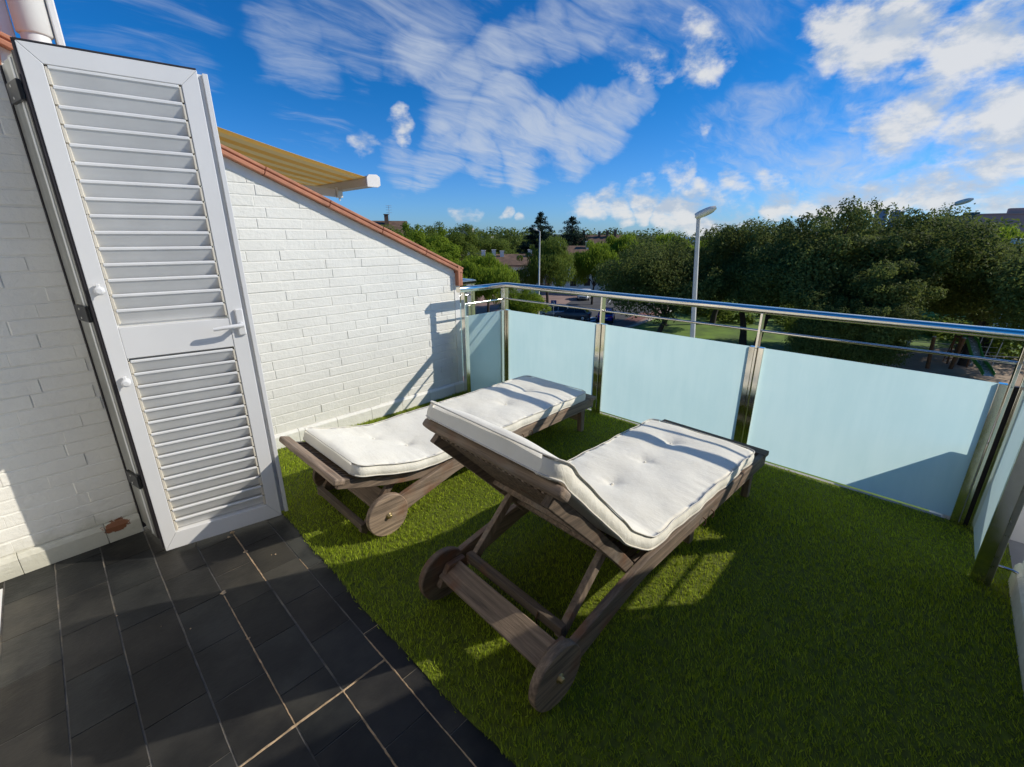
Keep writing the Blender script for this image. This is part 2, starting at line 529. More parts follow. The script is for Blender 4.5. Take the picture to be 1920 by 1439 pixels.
# slate tiles: per-tile tone comes from a colour attribute
m, t, b = mat('dark_slate_tile')
co = t.n('ShaderNodeTexCoord').outputs['Object']
at = t.n('ShaderNodeAttribute', attribute_name='tone')
f = t.noise(co, 3.2, 7, 0.62)
g = t.noise(t.mapping(co, scale=(1, 2.6, 1), rot=(0, 0, 0.5)), 30, 6, 0.7)
c = t.mix(t.ss(f, 0.3, 0.72), (0.013, 0.0133, 0.0130), (0.040, 0.0385, 0.034))
c = t.mix(t.ss(g, 0.63, 0.85, 0, 0.5), c, (0.085, 0.083, 0.075))
dust = t.ss(t.noise(t.mapping(co, loc=(4, 2, 0)), 1.6, 5, 0.6), 0.50, 0.70, 0, 0.75)
c = t.mix(dust, c, (0.074, 0.069, 0.054))
c = t.mix(1.0, c, at.outputs['Color'], 'MULTIPLY')
t.put(b.inputs['Base Color'], c)
t.put(b.inputs['Roughness'], t.ss(g, 0.3, 0.75, 0.34, 0.56))
b.inputs['Specular IOR Level'].default_value = 0.24
bump(t, b, t.m('ADD', g, t.m('MULTIPLY', f, 1.5)), 0.35, 0.004)
MAT['slate'] = m
m, t, b = mat('cement_grout')
co = t.n('ShaderNodeTexCoord').outputs['Object']
f = t.noise(co, 7, 6, 0.7)
c = t.ramp(f, [(0.3, (0.06, 0.06, 0.055)), (0.5, (0.15, 0.14, 0.125)), (0.68, (0.30, 0.25, 0.17))])
t.put(b.inputs['Base Color'], c)
b.inputs['Roughness'].default_value = 0.95
bump(t, b, t.noise(co, 160, 5, 0.7), 0.8, 0.004)
MAT['grout'] = m
MAT['grout_beige'] = plain('crumbled_beige_grout', (0.46, 0.33, 0.20), 0.95, var=0.35, vs=25, bmp=0.8, bs=200)

# leaves
def leaf_mat(name, dark, light, trans=0.30):
    m, t, b = mat(name)
    at = t.n('ShaderNodeAttribute', attribute_name='tone')
    sp = t.n('ShaderNodeSeparateXYZ')
    t.put(sp.inputs[0], at.outputs['Vector'])
    c = t.mix(sp.outputs[0], dark, light)
    t.put(b.inputs['Base Color'], c)
    b.inputs['Roughness'].default_value = 0.75
    b.inputs['Specular IOR Level'].default_value = 0.12
    trn = t.n('ShaderNodeBsdfTranslucent')
    t.put(trn.inputs[0], t.mix(0.5, c, tuple(min(1, v * 1.6) for v in light)))
    ms = t.n('ShaderNodeMixShader')
    ms.inputs[0].default_value = trans
    nt = m.node_tree
    nt.links.new(b.outputs[0], ms.inputs[1])
    nt.links.new(trn.outputs[0], ms.inputs[2])
    nt.links.new(ms.outputs[0], nt.nodes['Material Output'].inputs[0])
    return m


MAT['leaf_dark'] = leaf_mat('dark_oak_leaves', (0.038, 0.052, 0.010), (0.175, 0.212, 0.056), 0.32)
MAT['leaf_green'] = leaf_mat('bright_green_leaves', (0.085, 0.135, 0.012), (0.235, 0.315, 0.030), 0.45)
MAT['leaf_mid'] = leaf_mat('mid_green_leaves', (0.055, 0.088, 0.014), (0.165, 0.215, 0.036), 0.40)
MAT['leaf_conifer'] = leaf_mat('conifer_needles', (0.010, 0.022, 0.014), (0.030, 0.055, 0.032), 0.1)
MAT['turf'] = leaf_mat('turf_fibres', (0.072, 0.135, 0.003), (0.600, 0.740, 0.060), 0.32)
MAT['turf_base'] = plain('turf_backing', (0.095, 0.120, 0.004), 0.9, var=0.4, vs=30)
MAT['far_wood'] = leaf_mat('far_leaves', (0.060, 0.092, 0.022), (0.150, 0.195, 0.042), 0.35)

# awning cloth: stripes run along the slope
m, t, b = mat('striped_awning_cloth')
nt = m.node_tree
co = t.n('ShaderNodeTexCoord').outputs['Object']
sp = t.n('ShaderNodeSeparateXYZ')
t.put(sp.inputs[0], co)
fr = t.m('FRACT', t.m('DIVIDE', sp.outputs[1], 0.20))
st = t.m('GREATER_THAN', fr, 0.5)
edge = t.m('LESS_THAN', sp.outputs[1], 0.10)
c = t.mix(st, (0.74, 0.53, 0.20), (0.74, 0.64, 0.40))
c = t.mix(edge, c, (0.84, 0.65, 0.28))
tr = t.n('ShaderNodeBsdfTranslucent')
t.put(tr.inputs[0], c)
df = t.n('ShaderNodeBsdfDiffuse')
t.put(df.inputs[0], c)
ms = t.n('ShaderNodeMixShader')
ms.inputs[0].default_value = 0.5
nt.links.new(df.outputs[0], ms.inputs[1])
nt.links.new(tr.outputs[0], ms.inputs[2])
nt.links.new(ms.outputs[0], nt.nodes['Material Output'].inputs[0])
MAT['awning'] = m


# ------------------------------------------------------------------ mesh helpers
class MB:
    def __init__(s):
        s.v = []
        s.f = []
        s.mi = []
        s.smooth = []

    def add(s, vs, fs, mi=0, sm=False):
        o = len(s.v)
        s.v.extend([tuple(p) for p in vs])
        s.f.extend([tuple(o + i for i in f) for f in fs])
        s.mi.extend([mi] * len(fs))
        s.smooth.extend([sm] * len(fs))

    def box(s, c, size, rot=None, mi=0):
        x, y, z = (q / 2 for q in size)
        p = [Vector((sx * x, sy * y, sz * z)) for sz in (-1, 1) for sy in (-1, 1) for sx in (-1, 1)]
        if rot is not None:
            p = [rot @ q for q in p]
        c = Vector(c)
        p = [q + c for q in p]
        s.add(p, [(0, 2, 3, 1), (4, 5, 7, 6), (0, 1, 5, 4), (2, 6, 7, 3), (0, 4, 6, 2), (1, 3, 7, 5)], mi)

    def bb(s, lo, hi, mi=0):
        s.box([(a + b) / 2 for a, b in zip(lo, hi)], [b - a for a, b in zip(lo, hi)], None, mi)

    def beam(s, a, b, wd, ht, up=(0, 0, 1), mi=0):
        """rectangular bar from a to b; ht along 'up', wd sideways"""
        a, b = Vector(a), Vector(b)
        d = (b - a)
        L = d.length
        d.normalize()
        u = Vector(up)
        u = (u - d * u.dot(d)).normalized()
        sde = d.cross(u)
        rot = Matrix((d, sde, u)).transposed()
        s.box((a + b) / 2, (L, wd, ht), rot, mi)

    def tube(s, pts, r, seg=10, cap=True, mi=0, sm=True, flat=1.0, upv=None):
        """swept tube; r number or list; flat squashes along the binormal"""
        pts = [Vector(p) for p in pts]
        n = len(pts)
        rs = r if isinstance(r, (list, tuple)) else [r] * n
        rings = []
        prev = Vector(upv) if upv else None
        for i, p in enumerate(pts):
            d = (pts[min(i + 1, n - 1)] - pts[max(i - 1, 0)])
            if d.length < 1e-9:
                d = Vector((0, 0, 1))
            d.normalize()
            if prev is None:
                prev = Vector((0, 0, 1)) if abs(d.z) < 0.9 else Vector((1, 0, 0))
            u = prev - d * prev.dot(d)
            if u.length < 1e-6:
                u = d.orthogonal()
            u.normalize()
            prev = u
            v = d.cross(u)
            rings.append([p + (u * math.cos(2 * math.pi * k / seg) * flat + v * math.sin(2 * math.pi * k / seg)) * rs[i] for k in range(seg)])
        vs = [q for rg in rings for q in rg]
        fs = []
        for i in range(n - 1):
            for k in range(seg):
                a, b2 = i * seg + k, i * seg + (k + 1) % seg
                fs.append((a, b2, b2 + seg, a + seg))
        s.add(vs, fs, mi, sm)
        if cap:
            s.add(rings[0], [tuple(reversed(range(seg)))], mi, False)
            s.add(rings[-1], [tuple(range(seg))], mi, False)

    def lathe(s, prof, c=(0, 0, 0), axis=(0, 0, 1), seg=24, mi=0, sm=True):
        """profile (radius, height) turned about an axis through c"""
        ax = Vector(axis).normalized()
        u = ax.orthogonal().normalized()
        v = ax.cross(u)
        c = Vector(c)
        vs = []
        for r, h in prof:
            for k in range(seg):
                a = 2 * math.pi * k / seg
                vs.append(c + ax * h + (u * math.cos(a) + v * math.sin(a)) * r)
        fs = []
        for i in range(len(prof) - 1):
            for k in range(seg):
                a, b2 = i * seg + k, i * seg + (k + 1) % seg
                fs.append((a, b2, b2 + seg, a + seg))
        s.add(vs, fs, mi, sm)
        n = len(prof)
        if prof[0][0] > 1e-6:
            s.add(vs[:seg], [tuple(reversed(range(seg)))], mi)
        if prof[-1][0] > 1e-6:
            s.add(vs[(n - 1) * seg:], [tuple(range(seg))], mi)

    def prism(s, poly, a, b, axis=1, mi=0):
        """polygon in the plane of the other two axes, pulled from a to b along axis"""
        def P(p, t):
            if axis == 0:
                return (t, p[0], p[1])
            if axis == 1:
                return (p[0], t, p[1])
            return (p[0], p[1], t)
        n = len(poly)
        vs = [P(p, a) for p in poly] + [P(p, b) for p in poly]
        fs = [tuple(range(n)), tuple(reversed(range(n, 2 * n)))]
        fs += [((i + 1) % n, i, n + i, n + (i + 1) % n) for i in range(n)]
        s.add(vs, fs, mi)

    def build(s, name, mats, parent=None, bevel=0.0, seg=2, loc=None, fix=True):
        me = bpy.data.meshes.new(name)
        me.from_pydata(s.v, [], s.f)
        if not isinstance(mats, (list, tuple)):
            mats = [mats]
        for q in mats:
            me.materials.append(q)
        me.polygons.foreach_set('material_index', s.mi)
        me.polygons.foreach_set('use_smooth', s.smooth)
        if fix:
            bm = bmesh.new()
            bm.from_mesh(me)
            bmesh.ops.recalc_face_normals(bm, faces=bm.faces)
            bm.to_mesh(me)
            bm.free()
        me.update()
        o = bpy.data.objects.new(name, me)
        col.objects.link(o)
        if parent is not None:
            o.parent = parent
        if loc is not None:
            o.location = loc
        if bevel:
            md = o.modifiers.new('bevel', 'BEVEL')
            md.width = bevel
            md.segments = seg
            md.limit_method = 'ANGLE'
            md.angle_limit = R(35)
        return o


def tag(o, label=None, cat=None, group=None, kind=None):
    if label:
        o['label'] = label
    if cat:
        o['category'] = cat
    if group:
        o['group'] = group
    if kind:
        o['kind'] = kind
    return o


def thing(name, label, cat, loc=(0, 0, 0), rz=0.0, group=None):
    o = bpy.data.objects.new(name, None)
    o.empty_display_size = 0.2
    col.objects.link(o)
    o.location = loc
    o.rotation_euler = (0, 0, rz)
    return tag(o, label, cat, group)


def copy_tree(o, parent=None):
    c = o.copy()
    col.objects.link(c)
    if parent is not None:
        c.parent = parent
    for ch in list(o.children):
        copy_tree(ch, c)
    return c


def fast_mesh(name, verts, faces_n, nper, mats, parent=None, tone=None, tone_face=None):
    """verts (N,3) grouped nper per face, no sharing"""
    me = bpy.data.meshes.new(name)
    nv = len(verts)
    me.vertices.add(nv)
    me.vertices.foreach_set('co', np.ascontiguousarray(verts, dtype=np.float32).ravel())
    me.loops.add(nv)
    me.loops.foreach_set('vertex_index', np.arange(nv, dtype=np.int32))
    me.polygons.add(faces_n)
    me.polygons.foreach_set('loop_start', np.arange(0, nv, nper, dtype=np.int32))
    me.polygons.foreach_set('loop_total', np.full(faces_n, nper, dtype=np.int32))
    for q in (mats if isinstance(mats, (list, tuple)) else [mats]):
        me.materials.append(q)
    if tone is not None:
        a = me.attributes.new('tone', 'FLOAT_VECTOR', 'POINT')
        tv = np.repeat(tone, nper)
        a.data.foreach_set('vector', np.ascontiguousarray(np.stack([tv, tv, tv], 1), dtype=np.float32).ravel())
    me.update(calc_edges=True)
    me.validate()
    o = bpy.data.objects.new(name, me)
    col.objects.link(o)
    if parent is not None:
        o.parent = parent
    return o


# ------------------------------------------------------------------ the terrace: levels and lines
GZ = -7.5            # street level; the terrace floor is z = 0
WY = 3.34            # face of the dividing wall
RY = -0.52           # face of the wall on the other side
PX = 0.08            # end of the short pier by the shutter


def slope_z(x):      # underside of the tile coping on the dividing walls
    return 1.182 + 0.435 * (2.755 - x)


def brick_wall(name, x0, x1, yface, ny, top, mat_, parent, zlow, course=0.0685, seed=1, end=False):
    """courses of separate long bricks on a recessed mortar bed, facing ny (-1 or +1)"""
    rd = random.Random(seed)
    mb = MB()
    ztop = max(top(x0), top(x1))
    k = 0
    z = zlow
    while z < ztop:
        x = x0 - rd.uniform(0, 0.25)
        while x < x1:
            L = rd.choice((0.285, 0.285, 0.285, 0.285, 0.29, 0.21, 0.34))
            a, b = max(x, x0), min(x + L - (0.0024 if rd.random() > 0.6 else -0.003), x1)
            if b - a > 0.02:
                pr = rd.uniform(-0.0013, 0.0013)
                y0, y1 = yface - ny * 0.02, yface + ny * pr
                c = 0.003
                j = [rd.uniform(-0.0014, 0.0014) for _ in range(6)]
                zb, zt = z + 0.0026 + j[0], z + course - 0.0020 + j[1]
                zb2, zt2 = zb + j[2], zt + j[3]
                vs = [(a, y0, zb), (b, y0, zb2), (b, y0, zt2), (a, y0, zt),
                      (a, y1 - ny * c, zb), (b, y1 - ny * c, zb2), (b, y1 - ny * c, zt2), (a, y1 - ny * c, zt),
                      (a + c, y1 + j[4], zb + c), (b - c, y1 + j[5], zb2 + c), (b - c, y1 + j[5], zt2 - c), (a + c, y1 + j[4], zt - c)]
                if b < min(x + L, x1):
                    pass
                fs = [(8, 9, 10, 11)]
                for q in range(4):
                    r2 = (q + 1) % 4
                    fs.append((4 + q, 4 + r2, 8 + r2, 8 + q))
                    fs.append((q, r2, 4 + r2, 4 + q))
                mb.add(vs, fs)
            x += L
        z += course
        k += 1
    # mortar bed
    mb.add([(x0, yface - ny * 0.0032, zlow), (x1, yface - ny * 0.0032, zlow), (x1, yface - ny * 0.0032, ztop + .05), (x0, yface - ny * 0.0032, ztop + .05)], [(0, 1, 2, 3)])
    o = mb.build(name, mat_, parent)
    bm = bmesh.new()
    bm.from_mesh(o.data)
    s = (top(x1) - top(x0)) / (x1 - x0)
    bmesh.ops.bisect_plane(bm, geom=bm.verts[:] + bm.edges[:] + bm.faces[:], plane_co=(x0, yface, top(x0)), plane_no=(-s, 0, 1), clear_outer=True)
    bm.to_mesh(o.data)
    bm.free()
    return o


def coping(parent, x_hi, x_lo, y0, y1, drop=0.115, gap_len=0.44):
    """terracotta gutter-like tiles along the slope and down the end"""
    mb = MB()
    sd_ = Vector((1, 0, -0.435)).normalized()
    up = Vector((0.435, 0, 1)).normalized()
    P0 = Vector((x_hi, 0, slope_z(x_hi)))
    P1 = Vector((x_lo, 0, slope_z(x_lo)))
    L = (P1 - P0).length
    prof = [(y0, 0.0), (y0, 0.022), (y0 + 0.012, 0.025), (y0 + 0.014, 0.032), (y0 + 0.004, 0.034), (y0 + 0.004, 0.050), (y0 + 0.02, 0.055), (y1 - 0.02, 0.055), (y1, 0.050), (y1, 0.0)]
    n = int(L / gap_len) + 1
    for i in range(n):
        a, b = L - (i + 1) * gap_len + 0.004, L - i * gap_len
        a = max(a, 0)
        if b - a < 0.02:
            continue
        lift = 0.0015 * (i % 2)
        A, B = P0 + sd_ * a, P0 + sd_ * b
        m_ = len(prof)
        vs = [A + up * (h + lift) + Vector((0, y, 0)) for y, h in prof] + [B + up * (h + lift) + Vector((0, y, 0)) for y, h in prof]
        fs = [tuple(range(m_)), tuple(reversed(range(m_, 2 * m_)))] + [(q, (q + 1) % m_, m_ + (q + 1) % m_, m_ + q) for q in range(m_)]
        mb.add(vs, fs)
    # end piece hanging down the end of the wall
    for dx0, dx1, yy in ((-0.052, -0.026, y0 - .001), (-0.022, 0.004, y0 + 0.004)):
        mb.prism([(x_lo + dx0, P1.z - drop), (x_lo + dx1, P1.z - drop), (x_lo + dx1, P1.z + .048 - .435 * (dx1 - .004)), (x_lo + dx0, P1.z + .048 - .435 * (dx0 - .004))], yy, y1 + .001)
    return mb.build('coping', MAT['terracotta'], parent, bevel=0.003)


def party_wall(label, yface, ny, seed, damp):
    th = 0.20
    root = thing('party_wall', label, 'wall', (0, 0, 0))
    xa, xb = -0.42, 2.75
    brick_wall('brickwork', xa, xb - .060, yface, ny, lambda x: slope_z(x) - 0.062, MAT[damp], root, 0.115, seed=seed)
    # smooth rendered core, a little behind the brick face
    mb = MB()
    yb = yface - ny * th
    yc = yface - ny * 0.012
    mb.prism([(xa, -0.4), (xb, -0.4), (xb, slope_z(xb)), (xa, slope_z(xa))], yb, yc)
    # render band under the coping and down the end, flush with the bricks
    s = 0.433
    z1 = lambda x: slope_z(x) - 0.001
    z0 = lambda x: slope_z(x) - 0.062
    mb.prism([(xa, z0(xa)), (xb - .060, z0(xb - .060)), (xb - .060, z1(xb - .060)), (xa, z1(xa))], yc, yface + ny * 0.0025)
    mb.bb((xb - .0598, min(yc, yface + ny * .003), -0.3), (xb + .0015, max(yc, yface + ny * .003), slope_z(xb) - .002))
    mb.build('core', MAT['render'], root)
    mb = MB()
    pl = [(yface - ny * 0.01, 0.0), (yface + ny * 0.022, 0.0), (yface + ny * 0.022, 0.095), (yface + ny * 0.012, 0.112), (yface - ny * 0.01, 0.116)]
    x = xa
    while x < 2.75:
        e = min(x + 0.305, 2.752)
        mb.prism(pl, x, e - .002, axis=0)
        x += 0.305
    mb.build('plinth', MAT[damp], root, bevel=0.002)
    lo, hi = sorted((yface + ny * 0.050, yb - ny * 0.050))
    coping(root, -0.42, 2.755, lo, hi)
    return root


party_wall('tall white painted brick wall beside the flat lounger with sloping terracotta coping', WY, -1, 3, 'brick')
party_wall('white wall base behind the leaning steel post, mostly cut by the photo edge', RY, 1, 5, 'brick_damp')

# pier on the near side of the shutter
pier = thing('brick_pier', 'white brick pier with a chipped brown patch at its foot, left of the shutter', 'wall')
ptop = lambda x: 2.25 - 0.433 * (x - 0.08)
brick_wall('brickwork', -0.60, PX, 2.85, -1, lambda x: ptop(x) - 0.02, MAT['brick_chip'], pier, 0.108, course=0.066, seed=8)
mb = MB()
mb.prism([(-0.60, -0.4), (PX - .002, -0.4), (PX - .002, ptop(PX)), (-0.60, ptop(-.6))], 2.862, WY - .001)
mb.build('core', MAT['render'], pier)
mb = MB()
pl = [(2.86, 0.0), (2.829, 0.0), (2.829, 0.082), (2.838, 0.104), (2.86, 0.108)]
for a, b in ((-.60, -.368), (-.366, -.062), (-.060, .079)):
    mb.prism(pl, a, b, axis=0)
mb.build('plinth', MAT['brick_chip'], pier, bevel=0.002)
mb = MB()
for a, b in ((-.60, -.17), (-.166, 0.10)):
    mb.prism([(a, ptop(a) + .001), (b, ptop(b) + .001), (b, ptop(b) + .06), (a, ptop(a) + .06)], 2.815, WY - .03)
mb.build('coping', MAT['terracotta'], pier, bevel=0.004)

# ------------------------------------------------------------------ tiled floor
mb = MB()
tones = []
xs = [-0.595, -0.43, -0.265, -0.10, 0.078, 0.245, 0.405, 0.570, 0.735]
rd = random.Random(4)
for i in range(len(xs) - 1):
    a, b = xs[i] + 0.0028, xs[i + 1] - 0.0028
    if i == 6:
        a += 0.0015
    y = 1.21 - (0.0 if i >= 4 else 0.07) - 0.27 * 8 + (0.135 if i % 2 else 0.0)
    if i == 7:
        y += 0.02
    while y < 2.90:
        y1 = y + 0.27
        lo, hi = y + 0.0022, y1 - 0.0022
        cut = 1.21
        segs = [(lo, hi)]
        if 4 <= i <= 6 and lo < cut < hi:
            segs = [(lo, cut - .005), (cut + .005, hi)]
        elif 4 <= i <= 6:
            if abs(lo - cut) < .02:
                segs = [(cut + .005, hi)]
            if abs(hi - cut) < .02:
                segs = [(lo, cut - .005)]
        for lo, hi in segs:
            if hi - lo < 0.02:
                continue
            hi = min(hi, 2.868)
            if hi - lo < 0.01:
                continue
            dz_ = rd.uniform(-0.0006, 0.0006)
            n0 = len(mb.v)
            nx_, ny_ = 3, 5
            # slightly uneven edges
            jit = lambda: rd.uniform(-.0007, .0007)
            top_ = []
            for q in range(ny_ + 1):
                yy = lo + (hi - lo) * q / ny_
                top_.append(((a + jit(), yy), (b + jit(), yy)))
            vs = []
            for (l_, r_) in top_:
                vs += [(l_[0], l_[1], dz_), (r_[0], r_[1], dz_)]
            for (l_, r_) in top_:
                vs += [(l_[0] - .0006, l_[1], -0.012), (r_[0] + .0006, r_[1], -0.012)]
            fs = []
            o2 = 2 * (ny_ + 1)
            for q in range(ny_):
                fs.append((2 * q, 2 * q + 1, 2 * q + 3, 2 * q + 2))
                fs.append((2 * q, 2 * q + 2, o2 + 2 * q + 2, o2 + 2 * q))
                fs.append((2 * q + 1, o2 + 2 * q + 1, o2 + 2 * q + 3, 2 * q + 3))
            fs.append((0, o2, o2 + 1, 1))
            e = 2 * ny_
            fs.append((e, e + 1, o2 + e + 1, o2 + e))
            mb.add(vs, fs)
            t_ = rd.uniform(0.72, 1.22)
            wrm = rd.uniform(-.07, .07)
            tones += [(t_ * (1 + wrm), t_, t_ * (1 - wrm * .8), 1)] * len(vs)
        y = y1
nt_ = len(mb.v)
# grout bed, crumbled beige runs and flakes
mb.bb((-0.60, -0.52, -0.03), (0.74, 2.87, -0.0024), 1)
def crumb(pts, wd, mi=2, seed=0):
    rd2 = random.Random(seed)
    P = []
    for (ax, ay), (bx, by) in zip(pts[:-1], pts[1:]):
        n = max(2, int(math.hypot(bx - ax, by - ay) / 0.012))
        P += [(ax + (bx - ax) * q / n, ay + (by - ay) * q / n) for q in range(n)]
    P.append(pts[-1])
    vs, fs = [], []
    for q, (x, y) in enumerate(P):
        k = min(q + 1, len(P) - 1)
        k0 = max(0, k - 1)
        dx, dy = P[k][0] - P[k0][0], P[k][1] - P[k0][1]
        L = math.hypot(dx, dy) or 1
        nx_, ny_ = -dy / L, dx / L
        w1, w2 = wd * rd2.uniform(.35, 1.1), wd * rd2.uniform(.35, 1.1)
        z = rd2.uniform(-.0004, .0016)
        vs += [(x + nx_ * w1, y + ny_ * w1, -0.0022), (x + nx_ * w1 * .4, y + ny_ * w1 * .4, z), (x - nx_ * w2 * .4, y - ny_ * w2 * .4, z), (x - nx_ * w2, y - ny_ * w2, -0.0022)]
    for q in range(len(P) - 1):
        for c_ in range(3):
            fs.append((4 * q + c_, 4 * q + c_ + 1, 4 * q + c_ + 5, 4 * q + c_ + 4))
    mb.add(vs, fs, mi)
crumb([(0.078, 1.208), (0.245, 1.213), (0.405, 1.209), (0.57, 1.212)], 0.0062, seed=1)
crumb([(0.405, 1.21), (0.407, 0.95), (0.404, 0.6)], 0.0038, seed=2)
crumb([(0.57, 1.36), (0.572, 1.2), (0.569, 0.9), (0.571, 0.5)], 0.0040, seed=3)
crumb([(0.406, 2.47), (0.405, 2.2), (0.404, 1.96)], 0.0042, seed=4)
crumb([(0.245, 2.0), (0.246, 1.6), (0.244, 1.21)], 0.0030, seed=5)
crumb([(0.57, 2.0), (0.571, 1.9)], 0.003, seed=6)
crumb([(0.57, 1.372), (0.64, 1.371)], 0.0035, seed=16)
for k, (fx, fy, fr) in enumerate(((0.246, 2.02, .013), (0.405, 2.25, .012), (0.403, 2.47, .014), (0.38, 2.44, .01), (0.25, 2.03, .009), (-0.098, 2.2, .005), (0.50, 2.12, .004), (0.485, 2.13, .004), (0.247, 1.68, .008), (0.02, 2.0, .003), (0.1, 1.9, .004))):
    rd2 = random.Random(k + 40)
    n = 9
    ring = [(fx + fr * rd2.uniform(.5, 1.2) * math.cos(2 * math.pi * q / n), fy + fr * rd2.uniform(.5, 1.3) * math.sin(2 * math.pi * q / n), 0.0008) for q in range(n)]
    mb.add(ring + [(fx, fy, 0.0045)], [(q, (q + 1) % n, n) for q in range(n)], 2)
fl = mb.build('tiled_floor', [MAT['slate'], MAT['grout'], MAT['grout_beige']], fix=True)
tones += [(1, 1, 1, 1)] * (len(mb.v) - nt_)
at_ = fl.data.color_attributes.new('tone', 'FLOAT_COLOR', 'POINT')
at_.data.foreach_set('color', [c for q in tones for c in q])
tag(fl, kind='structure')

# ------------------------------------------------------------------ artificial grass
def turf_edge(y):
    return 0.640 + 0.010 * np.sin(y * 3.1 + 0.6) + 0.004 * np.sin(y * 11 + 1) + 0.002 * np.sin(y * 37)


NB = 150000
gx = rng.uniform(0.60, 3.19, NB)
gy = rng.uniform(-0.515, 3.318, NB)
keep = (gx > turf_edge(gy) + rng.normal(0, 0.0035, NB)) & ~((gx < 0.66) & (gy > 2.86) & (gx < PX))
gx, gy = gx[keep], gy[keep]
n = len(gx)
hgt = rng.uniform(0.011, 0.023, n) * (0.85 + 0.25 * np.sin(gx * 5 + np.sin(gy * 4)) * np.sin(gy * 6))
ang = rng.uniform(0, 2 * np.pi, n)
la = rng.normal(0.9, 0.9, n)
lean = rng.uniform(0.004, 0.016, n)
wd = rng.uniform(0.0009, 0.0018, n)
base = np.stack([gx, gy, np.full(n, 0.002)], 1)
side = np.stack([np.cos(ang), np.sin(ang), np.zeros(n)], 1) * wd[:, None]
tip = base + np.stack([np.cos(la) * lean, np.sin(la) * lean, hgt], 1)
mid = base * 0.5 + tip * 0.5
mid[:, 2] += 0.002
verts = np.stack([base - side, base + side, mid + side * .9, tip, mid - side * .9], 1).reshape(-1, 3)
patch = 0.5 + 0.25 * np.sin(gx * 2.3 + 1.1 * np.sin(gy * 1.7)) + 0.15 * np.sin(gy * 5.1 + gx * 3)
tone = np.clip(0.62 * rng.random(n) ** 1.6 + 0.42 * patch * rng.random(n), 0, 1)
turf = fast_mesh('artificial_grass', verts, n, 5, MAT['turf'], tone=tone)
tag(turf, 'short green artificial grass laid over the terrace', 'grass', kind='stuff')
mb = MB()
ys = np.linspace(-0.52, 3.32, 60)
vs = []
for y in ys:
    vs += [(float(turf_edge(y)) + .004, y, 0.0035), (3.20, y, 0.0035)]
mb.add(vs, [(2 * i, 2 * i + 1, 2 * i + 3, 2 * i + 2) for i in range(59)])
o = mb.build('turf_backing', MAT['turf_base'])
tag(o, kind='structure')
mb = MB()
mb.bb((-0.6, -0.72, -0.35), (3.30, 3.54, -0.031))
tag(mb.build('terrace_slab', MAT['concrete']), kind='structure')

# ------------------------------------------------------------------ louvred shutter
ux, uy = 0.525, -0.10
SL = math.hypot(ux, uy)
sh = thing('louvred_shutter', 'white louvred shutter leaf standing folded open against the brick wall', 'shutter', (0.125, 2.492, 0.0), math.atan2(uy, ux))
SW = 0.520          # width of the leaf; local x along it, local -y towards the viewer
T0, T1 = 0.0, 0.045
zb, zt = 0.030, 2.150
mb = MB()
def mitre(pts, a=T0, b=T1):
    mb.prism(pts, a, b, axis=1)
si, so = 0.056, 0.062
mitre([(0, zb), (si, zb + .088), (si, zt - .062), (0, zt)])
mitre([(SW, zb), (SW, zt), (SW - so, zt - .062), (SW - so, zb + .088)])
mitre([(0.0004, zb), (SW - .0004, zb), (SW - so, zb + .0876), (si, zb + .0876)])
mitre([(0.0004, zt), (si, zt - .0616), (SW - so, zt - .0616), (SW - .0004, zt)])
mb.bb((si + .0005, T0 + .002, 1.003), (SW - so - .0005, T1 - .002, 1.139))
mb.build('frame', MAT['white_paint'], sh, bevel=0.0022)
mb = MB()
mb.bb((SW + .0003, 0.026, zb + .01), (SW + .017, T1 + .010, zt - .006))
mb.bb((SW + .0168, 0.006, zb + .01), (SW + .036, T1 + .012, zt - .006))
mb.build('rebate_strip', MAT['white_paint'], sh, bevel=0.002)
mb = MB()
mb.bb((-.004, -.001, zt + .0005), (SW - .002, T1, zt + .006))
mb.bb((-.010, .004, zb + .02), (-.0005, T1, zt + .006))
mb.build('gasket', MAT['gasket'], sh)
mb = MB()
def louvres(z0, z1, n):
    p = (z1 - z0) / n
    for k in range(n):
        zc = z0 + (k + 0.5) * p
        prof = [(0.006, zc + p * .55), (0.0012, zc + p * .50), (0.0012, zc + p * .36), (0.0055, zc + p * .30), (0.030, zc - p * .50), (0.037, zc - p * .50), (0.037, zc - p * .44), (0.013, zc + p * .50)]
        mb.prism([(a, b) for a, b in prof], si + .010, SW - so - .010, axis=0)
louvres(1.150, 2.086, 15)
louvres(0.122, 0.992, 15)
mb.build('louvre_slats', MAT['slat_white'], sh, bevel=0.0012)
mb = MB()
for (z0, z1, n) in ((1.150, 2.086, 15), (0.122, 0.992, 15)):
    p = (z1 - z0) / n
    for xx in (si + .001, SW - so - .011):
        mb = MB()
        for k in range(n):
            zc = z0 + (k + .5) * p
            mb.bb((xx, 0.003, zc - p * .46), (xx + .010, 0.036, zc + p * .44))
        mb.bb((xx + .002, .030, z0), (xx + .008, .0362, z1))
        mb.build('slat_clips', MAT['cream'], sh, bevel=0.0015)
mb = MB()
for (z0, z1) in ((1.141, 2.088), (0.119, 1.001)):
    mb.bb((si + .002, 0.0385, z0), (SW - so - .002, 0.043, z1))
mb.build('back_panel', MAT['slat_white'], sh)
